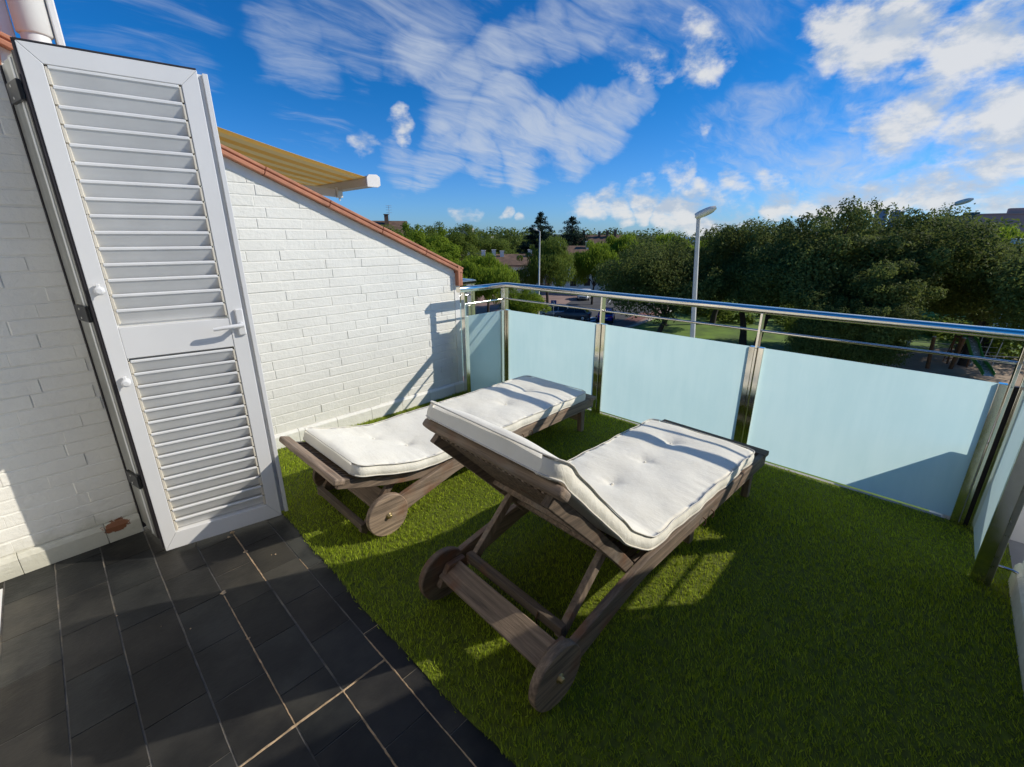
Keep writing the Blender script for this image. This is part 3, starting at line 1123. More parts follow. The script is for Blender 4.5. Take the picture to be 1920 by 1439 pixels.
# lever handle
hx, hz = SW - 0.018, 1.118
mb = MB()
mb.bb((hx - .016, -0.013, hz - .062), (hx + .016, -0.0005, hz + .062))
mb.build('handle_plate', MAT['white_paint'], sh, bevel=0.005, seg=3)
mb = MB()
mb.tube([(hx, -.012, hz - .01), (hx, -.045, hz - .01)], .011, 12)
mb.tube([(hx + .006, -.046, hz - .01), (hx - .02, -.050, hz - .011), (hx - .075, -.050, hz - .014), (hx - .115, -.046, hz - .018)], [.0105, .010, .0095, .008], 12, flat=1.0)
mb.build('handle', MAT['white_paint'], sh)
for zk in (1.297, 0.905):
    mb = MB()
    kx = 0.036
    mb.lathe([(0.014, 0.0), (0.014, 0.006), (0.009, 0.009), (0.009, 0.020), (0.015, 0.023), (0.0175, 0.030), (0.016, 0.038), (0.009, 0.041)], (kx, 0, zk), (0, -1, 0), 20)
    mb.bb((kx - .008, -.03, zk + .008), (kx + .004, -.006, zk + .027))
    mb.build('knob', MAT['white_paint'], sh, bevel=0.002)
# the second leaf, folded back edge-on between the pier and the leaf in view
inv = sh.matrix_basis.inverted() if False else None
fold = thing('folded_leaf', 'narrow aluminium edge of a second shutter leaf beside the brick pier', 'shutter', (0.074, 2.843, 0.0), math.atan2(2.620 - 2.843, 0.119 - 0.074))
FL = math.hypot(2.620 - 2.843, 0.119 - 0.074)
mb = MB()
mb.bb((FL * .06, .008, 0.055), (FL * .34, .034, 2.14))
mb.bb((FL * .34, .002, 0.050), (FL * .62, .034, 2.14))
mb.bb((FL * .62, .012, 0.055), (FL * .70, .034, 2.14))
mb.bb((FL * .70, -.004, 0.045), (FL * .97, .034, 2.14))
mb.build('profile', MAT['alu'], fold, bevel=.003)
mb = MB()
mb.bb((FL * .78, -.006, 0.06), (FL * .88, -.0045, 2.13))
mb.build('profile_lip', MAT['slat_white'], fold)
mb = MB()
mb.bb((-.004, .004, 0.02), (FL * .05, .030, 2.14))
mb.build('gasket', MAT['gasket'], fold)
mb = MB()
mb.bb((FL * .985, -.004, 0.045), (FL * 1.05, .034, 2.145))
mb.build('gasket', MAT['gasket'], fold)
for zh in (2.02, 1.19, 0.375):
    mb = MB()
    mb.bb((FL * .50, -.020, zh - .034), (FL * 1.06, -.0065, zh + .034))
    hg = mb.build('hinge', MAT['black_plastic'], fold, bevel=.002)
    for zz in (-.02, .02):
        mb = MB()
        mb.lathe([(0.005, 0), (0.004, .0015)], (FL * .72, -.0202, zh + zz), (0, -1, 0), 12)
        mb.build('screw', MAT['screw'], hg)

# ------------------------------------------------------------------ flue pipe above the shutter
fp = thing('flue_pipe', 'white pipe with wider sleeve rising above the top of the shutter', 'pipe', (0.250, 3.42, 1.9))
mb = MB()
mb.tube([(0, 0, 0), (0, 0, .60)], 0.054, 28)
mb.build('lower_pipe', MAT['pvc'], fp)
mb = MB()
mb.lathe([(0.060, .525), (0.066, .53), (0.066, 1.1)], seg=28)
mb.build('sleeve', MAT['pvc'], fp)
mb = MB()
mb.bb((.070, -.03, .1), (.100, .05, 1.1))
mb.build('side_strip', MAT['render'], fp, bevel=.006)
mb = MB()
mb.bb((-.115, .02, .1), (-.068, .07, 1.1))
mb.build('side_strip', MAT['render'], fp, bevel=.006)

# ------------------------------------------------------------------ railing of steel and frosted glass
RX = 3.20
POSTS = [3.21, 2.02, 0.812, -0.372]
SX0 = 2.64
def railing(label, group=None):
    root = thing('railing', label, 'railing', (RX, 0, 0), 0, group)
    # everything is relative to x = RX
    hz_, yS, yE = 1.050, POSTS[0] - 0.02, POSTS[-1]
    mb = MB()
    prof = []
    for k in range(20):
        a = 2 * math.pi * k / 20
        prof.append((0.031 * math.copysign(abs(math.cos(a)) ** .5, math.cos(a)), 0.025 * math.copysign(abs(math.sin(a)) ** .5, math.sin(a))))
    yL, yR = yS - 0.03, yE - 0.02
    xA = SX0 - RX - .05
    path = [((xA, yL), (0, 1)), ((0, yL), (-.7071, .7071)), ((0, yR), (-.7071, -.7071)), ((xA, yR), (0, -1))]
    vs, fs = [], []
    # inward direction of the cross-section for each station (mitred corners)
    stn = [((xA, yL), (0, -1), 1.0), ((0, yL), (-1, -1), 1.0), ((0, yR), (-1, 1), 1.0), ((xA, yR), (0, 1), 1.0)]
    for (px_, py_), (ix, iy), _ in stn:
        for (q, h) in prof:
            vs.append((px_ + ix * q, py_ + iy * q, hz_ + h))
    for i in range(3):
        for k in range(20):
            a, b_ = i * 20 + k, i * 20 + (k + 1) % 20
            fs.append((a, b_, b_ + 20, a + 20))
    mb.add(vs, fs, 0, True)
    mb.add(vs[:20], [tuple(reversed(range(20)))])
    mb.add(vs[60:], [tuple(range(20))])
    mb.build('handrail', MAT['steel'], root)
    mb = MB()
    for a, b_ in (((xA + .05, yL, .915), (-.001, yL, .915)), ((0, yL, .915), (0, yR, .915)), ((0, yR, .915), (xA + .05, yR, .915))):
        mb.tube([a, b_], .0085, 12)
    mb.build('mid_bar', MAT['steel'], root)

    def frosted(mb, ax, sgn):
        g = mb.build('glass_panel', [MAT['clear_face'], MAT['frost']], root)
        for p in g.data.polygons:
            if (p.normal.x if ax == 'x' else p.normal.y) * sgn > .9:
                p.material_index = 1

    def post(x, y, along, ends):
        """glass-holding channels left and right of a flat bar"""
        mb = MB()
        px_, py_ = x, y
        W_, D_ = .034, .040
        for s in ends:
            if along == 'y':
                mb.bb((px_ - D_ / 2, py_ + s * .011 - (W_ if s < 0 else 0), 0.004), (px_ + D_ / 2, py_ + s * .011 + (W_ if s > 0 else 0), 0.806))
            else:
                mb.bb((px_ + s * .011 - (W_ if s < 0 else 0), py_ - D_ / 2, 0.004), (px_ + s * .011 + (W_ if s > 0 else 0), py_ + D_ / 2, 0.806))
        if along == 'y':
            mb.bb((px_ - .030, py_ - .008, 0.003), (px_ + .026, py_ + .008, hz_ - .018))
        else:
            mb.bb((px_ - .008, py_ - .026, 0.003), (px_ + .008, py_ + .026, hz_ - .018))
        p = mb.build('post', MAT['steel'], root, bevel=.002)
        mb = MB()
        mb.tube([(px_ - .034, py_, .80), (px_ - .012, py_, .80)], .004, 8)
        mb.build('bolt', MAT['steel_dull'], p)
        mb = MB()
        mb.tube([(px_, py_, .915), (px_ - .012, py_, .915)], .012, 10)
        mb.build('bar_socket', MAT['steel_dull'], p)
    post(0, POSTS[0] - .055, 'y', (-1,))
    post(0, POSTS[1], 'y', (-1, 1))
    post(0, POSTS[2], 'y', (-1, 1))
    post(0, POSTS[3] + .03, 'y', (1,))
    post(-.035, yL, 'x', (-1,))
    post(-.035, yR, 'x', (-1,))
    for ya, yb2 in ((yR + .0195, yR + .041), (yL - .022, yL - .0195)):
        mb = MB()
        mb.bb((-.014, ya, .003), (.012, yb2, .80))
        mb.build('corner_strip', MAT['gasket'], root)
    for yy in (yL, yR):
        mb = MB()
        mb.bb((-.043, yy - .021, .003), (-.019, yy + .021, .806))
        mb.bb((-.0165, yy - .019, .003), (.019, yy + .019, hz_ - .02))
        mb.build('post', MAT['steel'], root, bevel=.002)
    for yy in (yL, yR):
        mb = MB()
        mb.bb((xA + .045, yy - .024, .003), (xA + .060, yy + .024, hz_ - .018))
        mb.bb((xA + .062, yy - .020, .004), (xA + .095, yy + .020, .806))
        mb.build('post', MAT['steel'], root, bevel=.002)
    for i in range(3):
        a, b_ = POSTS[i + 1], POSTS[i]
        lo = a + (.045 if i < 2 else .075)
        hi = b_ - (.045 if i > 0 else .10)
        mb = MB()
        mb.bb((-.005, lo, .028), (.005, hi, .805))
        frosted(mb, 'x', -1)
    for yy in (yL, yR):
        mb = MB()
        mb.bb((xA + .095, yy - .005, .028), (-.080, yy + .005, .805))
        frosted(mb, 'y', -1 if yy > 0 and yy > yR else 1)
    return root


rail = railing('polished steel railing with frosted glass panels closing the grassed terrace', 'steel and glass terrace railings')
rail2 = copy_tree(rail)
rail2.location.y += 4.06
tag(rail2, 'bright steel railing of the next terrace, just past the brick wall end')

# steel stay leaning by the wall end
st = thing('steel_stay', 'broad dull steel post leaning by the white wall base in the near corner', 'post', (2.66, -0.425, 0))
mb = MB()
mb.box((0, 0, .47), (.055, .022, .94))
mb.build('upright', MAT['steel_dull'], st, bevel=.003)
mb = MB()
mb.tube([(.02, -.01, .10), (.02, -.06, .10), (.0, -.10, .098)], .006, 10)
mb.tube([(.02, .012, .10), (.02, -.012, .10)], .011, 10)
mb.build('wall_bolt', MAT['steel'], st)

# ------------------------------------------------------------------ awning of the next terrace
aw = thing('awning', 'yellow and white striped awning pulled out beyond the brick wall', 'awning', (0, 3.75, 0))
AY0, AY1 = 0.0, 3.2
def awz(u):        # u 0..1 from the wall to the front bar; hangs in a curve
    return 2.62 + (1.985 - 2.62) * (0.80 * u + 0.20 * (1 - (1 - u) ** 2)) - 0.015 * math.sin(math.pi * u)
X0, X1 = -0.42, 2.14
mb = MB()
NU, NV = 24, 24
vs = []
for i in range(NU + 1):
    for j in range(NV + 1):
        u, v = i / NU, j / NV
        vs.append((X0 + (X1 - X0) * u, AY0 + (AY1 - AY0) * v, awz(u) - 0.03 * math.sin(math.pi * v) * math.sin(math.pi * u)))
fs = [(i * (NV + 1) + j, i * (NV + 1) + j + 1, (i + 1) * (NV + 1) + j + 1, (i + 1) * (NV + 1) + j) for i in range(NU) for j in range(NV)]
mb.add(vs, fs, 0, True)
cl = mb.build('cloth', MAT['awning'], aw)
md = cl.modifiers.new('thick', 'SOLIDIFY')
md.thickness = 0.002
mb = MB()
poly = [(2.10, 1.915), (2.19, 1.915), (2.215, 1.93), (2.215, 1.985), (2.19, 2.005), (2.12, 2.0), (2.10, 1.98)]
mb.prism(poly, AY0 - .03, AY1 + .03, axis=1)
mb.build('front_bar', MAT['tan_bar'], aw, bevel=.004)
mb = MB()
mb.prism([(a * 1.0, b) for a, b in [(2.096, 1.909), (2.194, 1.909), (2.221, 1.926), (2.221, 1.989), (2.194, 2.010), (2.116, 2.006), (2.096, 1.984)]], AY0 - .045, AY0 - .031, axis=1)
mb.build('end_cap', MAT['pvc'], aw, bevel=.003)
mb = MB()
mb.beam((2.10, .55, 1.895), (1.05, 1.15, 2.03), .05, .07)
mb.beam((1.05, 1.15, 2.03), (X0, .45, 2.42), .05, .07)
mb.build('folding_arm', MAT['pvc'], aw, bevel=.006)
mb = MB()
mb.box((2.12, .53, 1.90), (.05, .05, .09))
mb.tube([(2.12, .53, 1.86), (2.12, .53, 1.83)], .009, 8)
mb.build('bracket', MAT['pvc'], aw, bevel=.004)
mb = MB()
mb.bb((-.425, AY0 - .05, 2.55), (-.30, AY1 + .05, 2.68))
mb.build('cassette', MAT['pvc'], aw, bevel=.01)

# ------------------------------------------------------------------ the house we stand at
hs = thing('terraced_house', 'white house behind the terrace, its door frame foot at the left photo edge', 'house', (0, 0, GZ))
mb = MB()
mb.bb((-9, -9, -7.2 + 7.5 - .3), (3.29, 12, -.40 + 7.5))
mb.build('lower_storeys', MAT['render'], hs)
mb = MB()
Z = 7.5
mb.bb((-9, -9, -.39 + Z), (-.72, 12, 2.62 + Z))
mb.build('upper_storey', MAT['render'], hs)
mb = MB()
mb.prism([(-.46, 2.66 + Z), (-.46, 2.74 + Z), (-9, 5.6 + Z), (-9, 5.5 + Z)], -9.2, 12.2, axis=1)
mb.build('roof', MAT['roof_brown'], hs)
mb = MB()
for ya, yb_ in ((-.30, -.24), (.88, .94)):
    mb.bb((-.719, ya, .0 + Z), (-.69, yb_, 2.2 + Z))
mb.bb((-.719, -.30, 2.2 + Z), (-.69, .94, 2.27 + Z))
dfm = mb.build('door_frame', MAT['white_paint'], hs)
mb = MB()
mb.bb((-.72, 2.05, .002 + Z), (-.433, 2.76, .006 + Z))
mb.build('door_sill', MAT['white_paint'], hs)
mb = MB()
mb.bb((-.712, -.24, .03 + Z), (-.705, .88, 2.2 + Z))
mb.build('door_glass', MAT['window'], hs)

# unseen block added outside the glass, shaped to cast the slanting shade
pb = thing('shade_block', 'unseen low block added outside the last frosted panel to throw the slanting shade on it', 'wall', (3.5, -1.4, 0))
mb = MB()
mb.bb((-.24, -1.4, -.4), (.62, 1.13, .455))
mb.build('block', MAT['render'], pb, bevel=.01)
mb = MB()
mb.bb((-.22, -1.38, .456), (.60, 1.11, .466))
mb.build('cap', MAT['concrete'], pb, bevel=.004)

# ------------------------------------------------------------------ sun loungers
ZS = 0.270        # top of the seat slats
HX = 0.485         # hinge
BL = 0.71         # backrest length


def back_curve(ang, n=13, dish=.05):
    """centre line of the backrest (x, z) from hinge to head, with a dished curve"""
    out = []
    for i in range(n):
        s = i / (n - 1)
        q = BL * s
        off = -dish * math.sin(math.pi * min(1, s ** .85)) + 0.012 * s
        x = HX - q * math.cos(ang) - off * math.sin(ang) * -1 * -1
        z = ZS + q * math.sin(ang) + off * math.cos(ang)
        out.append((x, z))
    return out


def strip(mb, curve, y0, y1, th):
    """board following a curve in xz, thickness th below the curve, between y0 and y1"""
    n = len(curve)
    vs = []
    for i, (x, z) in enumerate(curve):
        a, b_ = curve[max(0, i - 1)], curve[min(n - 1, i + 1)]
        dx, dz_ = b_[0] - a[0], b_[1] - a[1]
        L = math.hypot(dx, dz_)
        nx_, nz_ = dz_ / L, -dx / L
        if nz_ > 0:
            nx_, nz_ = -nx_, -nz_
        t_ = th[i] if isinstance(th, (list, tuple)) else th
        for (yy, k) in ((y0, 0), (y1, 0), (y1, t_), (y0, t_)):
            vs.append((x + nx_ * k, yy, z + nz_ * k))
    fs = []
    for i in range(n - 1):
        for c_ in range(4):
            d_ = (c_ + 1) % 4
            fs.append((4 * i + c_, 4 * i + d_, 4 * i + 4 + d_, 4 * i + 4 + c_))
    fs += [(0, 1, 2, 3), tuple(4 * (n - 1) + q for q in (3, 2, 1, 0))]
    mb.add(vs, fs)


def lounger(label, loc, rz, ang, seed):
    rd = random.Random(seed)
    root = thing('sun_lounger', label, 'sun lounger', loc, rz, 'wooden sun loungers')
    HW = 0.335
    for s in (-1, 1):
        y0, y1 = sorted((s * HW, s * (HW - .030)))
        cur = [(1.865, ZS + .012), (1.3, ZS + .012), (0.80, ZS + .012), (0.54, ZS + .010), (0.44, ZS + .000), (0.30, ZS - .026), (0.16, ZS - .055), (0.055, ZS - .080)]
        mb = MB()
        strip(mb, cur, y0, y1, [.078, .078, .078, .080, .085, .094, .100, .104])
        sr = mb.build('side_rail', MAT['wood_x'], root, bevel=.004)
        for xh in (1.02, 1.11):
            mb = MB()
            yy = s * (HW + .004)
            mb.tube([(xh, yy, ZS - .025), (xh + .004, yy + s * .012, ZS - .032), (xh + .006, yy + s * .012, ZS - .055), (xh - .006, yy + s * .008, ZS - .062)], .0032, 8)
            mb.build('hook', MAT['hook'], sr)
    # foot end
    mb = MB()
    mb.bb((1.815, -HW - .004, ZS - .012), (1.895, HW + .004, ZS + .016))
    mb.build('foot_rail', MAT['wood_y'], root, bevel=.004)
    mb = MB()
    for k in range(19):
        yc = -(HW - .032) + 2 * (HW - .032) * (k + .5) / 19
        mb.bb((HX + .01, yc - .0095, ZS - .014 + rd.uniform(-.001, .001)), (1.812, yc + .0095, ZS + .002))
    for x in (HX + .03, 1.1, 1.7):
        mb.bb((x, -HW + .032, ZS - .040), (x + .05, HW - .032, ZS - .0145))
    mb.build('seat_slats', MAT['wood_x'], root, bevel=.002)
    for s in (-1, 1):
        y0, y1 = sorted((s * (HW - .032), s * (HW - .072)))
        mb = MB()
        mb.prism([(1.745, ZS - .02), (1.805, ZS - .02), (1.80, .004), (1.76, .004)], y0, y1)
        mb.build('leg', MAT['wood_z'], root, bevel=.004)
        mb = MB()
        mb.prism([(.98, ZS - .02), (1.05, ZS - .02), (1.035, .085), (.995, .085)], y0, y1)
        mb.build('stop_block', MAT['wood_z'], root, bevel=.003)
    mb = MB()
    mb.bb((1.765, -HW + .074, .09), (1.795, HW - .074, .135))
    mb.build('leg_brace', MAT['wood_y'], root, bevel=.003)
    # wheels and axle
    WR = 0.117
    for s in (-1, 1):
        mb = MB()
        c_ = (0, s * (HW - .012), WR)
        mb.lathe([(WR - .004, -.0165), (WR, -.0125), (WR, .0125), (WR - .004, .0165)], c_, (0, s, 0), 40, sm=False)
        wl = mb.build('wheel', MAT['wood_x'], root, bevel=.0015)
        mb = MB()
        mb.lathe([(.017, .0168), (.017, .020), (.011, .0215), (.011, .031), (.007, .034)], c_, (0, s, 0), 16)
        mb.build('hub', MAT['bolt'], wl)
    mb = MB()
    mb.beam((.012, -HW + .035, .150), (.012, HW - .035, .150), .105, .028, up=(-.45, 0, 1))
    mb.build('axle_board', MAT['wood_y'], root, bevel=.004)
    for s in (-1, 1):
        mb = MB()
        y0, y1 = sorted((s * (HW - .034), s * (HW - .062)))
        mb.prism([(-.055, .10), (.05, .06), (.085, .105), (.085, .185), (.0, .185)], y0, y1)
        mb.build('axle_block', MAT['wood_x'], root, bevel=.003)
    # backrest
    cur = back_curve(ang, 13, .062 if ang > .3 else .046)
    for s in (-1, 1):
        y0, y1 = sorted((s * (HW - .034), s * (HW - .062)))
        mb = MB()
        strip(mb, cur, y0, y1, .050)
        mb.build('backrest_rail', MAT['wood_x'], root, bevel=.003)
    mb = MB()
    ns = 19
    span = 2 * (HW - .0635)
    for k in range(ns):
        yc = -span / 2 + span * (k + .5) / ns
        strip(mb, [(x, z - .004) for x, z in cur[:-1]] + [(cur[-1][0], cur[-1][1] - .004)], yc - .0065, yc + .0065, .016)
    for q in (2, 6):
        a, b_ = cur[q], cur[q + 1]
        d_ = Vector((b_[0] - a[0], 0, b_[1] - a[1])).normalized()
        up = Vector((-d_.z, 0, d_.x))
        up = -up if up.z < 0 else up
        c_ = Vector((a[0], 0, a[1])) - up * .030
        mb.beam(c_ + Vector((0, -HW + .0635, 0)), c_ + Vector((0, HW - .0635, 0)), .045, .020, up=tuple(up))
    mb.build('backrest_slats', MAT['wood_x'], root, bevel=.002)
    # head rail, a rounded board across the top
    a, b_ = cur[-2], cur[-1]
    d_ = Vector((b_[0] - a[0], 0, b_[1] - a[1])).normalized()
    up = Vector((-d_.z, 0, d_.x))
    if up.z < 0:
        up = -up
    c_ = Vector((b_[0], 0, b_[1])) + d_ * .018 + up * .002
    mb = MB()
    mb.beam(c_ + Vector((0, -HW - .012, 0)), c_ + Vector((0, HW + .012, 0)), .058, .034, up=tuple(up))
    mb.build('head_rail', MAT['wood_y'], root, bevel=.011, seg=3)
    # prop frame under the backrest
    if ang > .3:
        top = (0.19, cur[5][1] - .045)
        top = (cur[5][0] + .025, cur[5][1] - .045)
        bot = (0.095, .150)
    else:
        top = (0.10, ZS + .005)
        bot = (-.115, .030)
    for s in (-1, 1):
        mb = MB()
        yy = s * (HW - .082)
        mb.beam((top[0], yy, top[1]), (bot[0], yy, bot[1]), .026, .040, up=(1, 0, .3))
        mb.build('prop', MAT['wood_z'], root, bevel=.003)
    mb = MB()
    mb.beam((bot[0] + .005, -HW + .066, bot[1] + .035), (bot[0] + .005, HW - .066, bot[1] + .035), .030, .040)
    mb.build('prop_bar', MAT['wood_y'], root, bevel=.003)
    if ang > .3:
        mb = MB()
        mb.tube([(bot[0] - .012, -.16, bot[1] + .05), (bot[0] - .020, -.16, bot[1] + .03), (bot[0] - .016, -.162, bot[1] - .03)], .0035, 8)
        mb.lathe([(.002, -.007), (.006, -.003), (.006, .003), (.002, .007)], (bot[0] - .016, -.162, bot[1] - .035), seg=10)
        mb.build('hook', MAT['hook'], root)
    return root, cur


def smooth_path(p, it=2):
    for _ in range(it):
        q = [p[0]]
        for a, b_ in zip(p[:-1], p[1:]):
            q.append((a[0] * .75 + b_[0] * .25, a[1] * .75 + b_[1] * .25))
            q.append((a[0] * .25 + b_[0] * .75, a[1] * .25 + b_[1] * .75))
        q.append(p[-1])
        p = q
    return p


def cushion(label, loc, rz, path, tufts, seed, dy=0.0, TH=0.074, HWc=0.300):
    """quilted pad: rounded section swept along a path (x, z of its underside)"""
    rd = random.Random(seed)
    pts = smooth_path(path, 2)
    # resample
    L = [0]
    for a, b_ in zip(pts[:-1], pts[1:]):
        L.append(L[-1] + math.hypot(b_[0] - a[0], b_[1] - a[1]))
    tot = L[-1]
    NS = 150
    st = []
    for i in range(NS + 1):
        s = tot * i / NS
        k = 0
        while k < len(L) - 2 and L[k + 1] < s:
            k += 1
        q = (s - L[k]) / max(1e-9, L[k + 1] - L[k])
        st.append((pts[k][0] * (1 - q) + pts[k + 1][0] * q, pts[k][1] * (1 - q) + pts[k + 1][1] * q, s))
    NT_ = 34     # across the top
    NSd = 7      # down each side
    ring_n = None
    verts, faces = [], []
    ph = [rd.uniform(0, 6.28) for _ in range(8)]
    edges_top = {-1: [], 1: []}
    edges_bot = {-1: [], 1: []}
    def frame(i):
        a, b_ = st[max(0, i - 1)], st[min(NS, i + 1)]
        dx, dz_ = b_[0] - a[0], b_[1] - a[1]
        l_ = math.hypot(dx, dz_)
        nx_, nz_ = -dz_ / l_, dx / l_
        if nz_ < -0.2 or (abs(nz_) <= .2 and nx_ < 0):
            nx_, nz_ = -nx_, -nz_
        return nx_, nz_
    # make normals point to the sitter's side all along: the path runs foot -> head (towards -x)
    def frame2(i):
        a, b_ = st[max(0, i - 1)], st[min(NS, i + 1)]
        dx, dz_ = b_[0] - a[0], b_[1] - a[1]
        l_ = math.hypot(dx, dz_)
        return dz_ / l_, -dx / l_
    for i in range(NS + 1):
        x, z, s = st[i]
        nx_, nz_ = frame2(i)
        e = max(0.0, min(s, tot - s))
        rc = 0.05                      # rounded corners in plan
        inset = 0.0
        if e < rc:
            inset = rc - math.sqrt(max(0, rc * rc - (rc - e) ** 2))
        fade = min(1, (e / 0.03)) ** .5
        ring = []
        hw = HWc - inset + .0035 * math.sin(s * 17 + ph[0]) + .002 * math.sin(s * 41 + ph[1])
        def top_h(v):
            t_ = TH * (0.80 + 0.20 * (1 - abs(v) ** 3.0) * (0.35 + .65 * fade))
            if e < .035:
                t_ *= (0.80 + .20 * (e / .035) ** .5)
            for (ts, tv, dp) in tufts:
                d2 = ((s - ts) ** 2 + ((v * HWc) - tv) ** 2)
                d_ = math.sqrt(d2)
                t_ -= dp * 1.15 * math.exp(-(d_ / .036) ** 1.2)
                a_ = math.atan2(s - ts, v * HWc - tv)
                t_ -= .0042 * math.exp(-(d_ / .075) ** 2) * (math.sin(a_ * 5 + ts * 9) * .7 + .3)
                t_ -= .010 * math.exp(-(d_ / .15) ** 2)
            t_ += .0022 * math.sin(s * 13 + v * 3 + ph[2]) * math.sin(v * 5 + ph[3]) + .0012 * math.sin(s * 31 + 4 * v + ph[4])
            ed = max(0, abs(v) - .62) / .38
            t_ += ed * .0026 * math.sin(s * 53 + 6 * math.sin(s * 9 + ph[5]) + (2 if v > 0 else 0)) * (1 - ed * .5)
            return t_
        # bottom -> side -> top -> side
        ring.append((-hw * .93, 0.004))
        for k in range(NSd + 1):
            q = k / NSd
            bulge = .008 * math.sin(math.pi * q)
            ring.append((-hw - bulge + .006, TH * .80 * q * (1 if q < 1 else 1)))
        for k in range(NT_ + 1):
            v = -1 + 2 * k / NT_
            ring.append((v * (hw - .004), top_h(v)))
        for k in range(NSd, -1, -1):
            q = k / NSd
            bulge = .008 * math.sin(math.pi * q)
            ring.append((hw + bulge - .006, TH * .80 * q))
        ring.append((hw * .93, 0.004))
        ring_n = len(ring)
        for (yy, h) in ring:
            verts.append((x + nx_ * h, yy + dy, z + nz_ * h))
        for sg in (-1, 1):
            h = TH * .83
            edges_top[sg].append((x + nx_ * h, sg * (hw - .001) + dy, z + nz_ * h))
            h = .006
            edges_bot[sg].append((x + nx_ * h, sg * (hw - .001) + dy, z + nz_ * h))
    for i in range(NS):
        for k in range(ring_n):
            a, b_ = i * ring_n + k, i * ring_n + (k + 1) % ring_n
            faces.append((a, b_, b_ + ring_n, a + ring_n))
    mb = MB()
    mb.add(verts, faces, 0, True)
    mb.add(verts[:ring_n], [tuple(reversed(range(ring_n)))], 0, True)
    mb.add(verts[-ring_n:], [tuple(range(ring_n))], 0, True)
    root = thing('lounger_cushion', label, 'cushion', loc, rz, 'off white cushions on the loungers')
    mb.build('cover', MAT['cushion'], root)
    mb = MB()
    for ed in (edges_top, edges_bot):
        loop = ed[-1] + list(reversed(ed[1]))
        loop.append(loop[0])
        mb.tube(loop, .0028, 6, cap=False)
    mb.build('piping', MAT['piping'], root)
    for (ts, tv, dp) in tufts:
        mb = MB()
        i = int(round(ts / tot * NS))
        x, z, s = st[i]
        nx_, nz_ = frame2(i)
        h = TH - dp - .004
        mb.lathe([(.007, 0), (.006, .002), (.002, .003)], (x + nx_ * h, tv + dy, z + nz_ * h), (nx_, 0, nz_), 10)
        mb.build('tuft_button', MAT['cushion'], root)
    return root


A1 = R(47.5)
L1loc, L1rz = (0.905, 0.977, 0.002), R(-2.9)
l1, cur1 = lounger('weathered wooden sun lounger nearer the viewer with its backrest raised', L1loc, L1rz, A1, 1)
L2loc, L2rz = (0.985, 2.178, 0.002), R(-0.3)
A2 = R(10)
l2, cur2 = lounger('weathered wooden sun lounger lying flat beside the white brick wall', L2loc, L2rz, A2, 2)
up_ = 0.016
p1 = [(1.71, ZS + up_), (1.3, ZS + up_), (0.9, ZS + up_), (0.70, ZS + up_), (0.56, ZS + up_ + .004)]
for x, z in cur1[4:]:
    p1.append((x + math.sin(A1) * .018, z + math.cos(A1) * .018))
ex = cur1[-1]
p1.append((ex[0] - .018 + math.sin(A1) * .02, ex[1] + .030 + math.cos(A1) * .02))
p1.append((ex[0] - .062 + math.sin(A1) * .02, ex[1] + .050 + math.cos(A1) * .02))
cushion('off white tufted cushion bent up along the raised backrest', L1loc, L1rz, p1, [(0.25, .06, .020), (0.56, .05, .022), (0.88, .04, .022), (1.40, 0.0, .012)], 3, dy=.006, HWc=.330)
p2 = [(1.79, ZS + up_), (1.3, ZS + up_), (0.9, ZS + up_), (0.60, ZS + up_), (0.47, ZS + .014)]
for x, z in cur2[3:-1]:
    p2.append((x, z + .017))
cushion('off white tufted cushion lying flat along the lounger by the wall', L2loc, L2rz, p2, [(0.30, .05, .018), (0.62, -.03, .020), (1.02, .02, .020), (1.50, -.08, .022), (1.62, .10, .018)], 6, dy=-.006, HWc=.328)

# ------------------------------------------------------------------ street level: ground sheets
def sheet(name, pts, z, mat_, kind='structure'):
    mb = MB()
    mb.add([(x, y, z) for x, y in pts], [tuple(range(len(pts)))])
    o = mb.build(name, mat_)
    if o.data.polygons[0].normal.z < 0:
        o.data.flip_normals()
    return tag(o, kind=kind)


ring = [(900 * math.cos(2 * math.pi * k / 64), 900 * math.sin(2 * math.pi * k / 64)) for k in range(64)]
sheet('ground', ring, GZ, MAT['earth'])
ring = [(24000 * math.cos(2 * math.pi * k / 96), 24000 * math.sin(2 * math.pi * k / 96)) for k in range(96)]
sheet('sea', ring, GZ - 1.5, MAT['sea'])
sheet('paved_square', [(3.6, 60), (3.6, 20), (42, 22), (56, 24.6), (80, 30), (80, 60), (45, 70)], GZ + .02, MAT['paving'])
sheet('road', [(4, 27.5), (40, 25.5), (50, 25.0), (62, 30), (78, 37), (120, 58), (120, 66), (72, 47), (56, 40.5), (46, 36), (38, 36), (4, 38)], GZ + .03, MAT['asphalt'])
sheet('red_pavement', [(30, 24.2), (43, 23.6), (52, 25.2), (51, 26.6), (43, 25.3), (30, 25.6)], GZ + .035, MAT['redpave'])
sheet('lawn', [(8, -30), (8, 20), (30, 22.6), (43, 22.7), (55.5, 24.4), (68, 30), (110, 44), (160, 40), (160, -60), (60, -60)], GZ + .025, MAT['lawn'])
sheet('playground', [(38, 3.6), (42, 3.6), (46.5, 1.6), (52, -1.2), (50, -8), (44, -12), (36, -12), (34, -3)], GZ + .03, MAT['sand'])
mb = MB()
for a, b_ in zip([(30, 22.6), (43, 22.7), (55.5, 24.4), (68, 30)][:-1], [(43, 22.7), (55.5, 24.4), (68, 30)]):
    mb.beam((a[0], a[1] + .2, GZ + .08), (b_[0], b_[1] + .2, GZ + .08), .25, .14)
tag(mb.build('kerb', MAT['kerbstone']), kind='structure')
mb = MB()
for k in range(6):
    mb.bb((41.2 + .0, 27.6 + k * 1.15, GZ + .034), (44.2, 28.15 + k * 1.15, GZ + .038))
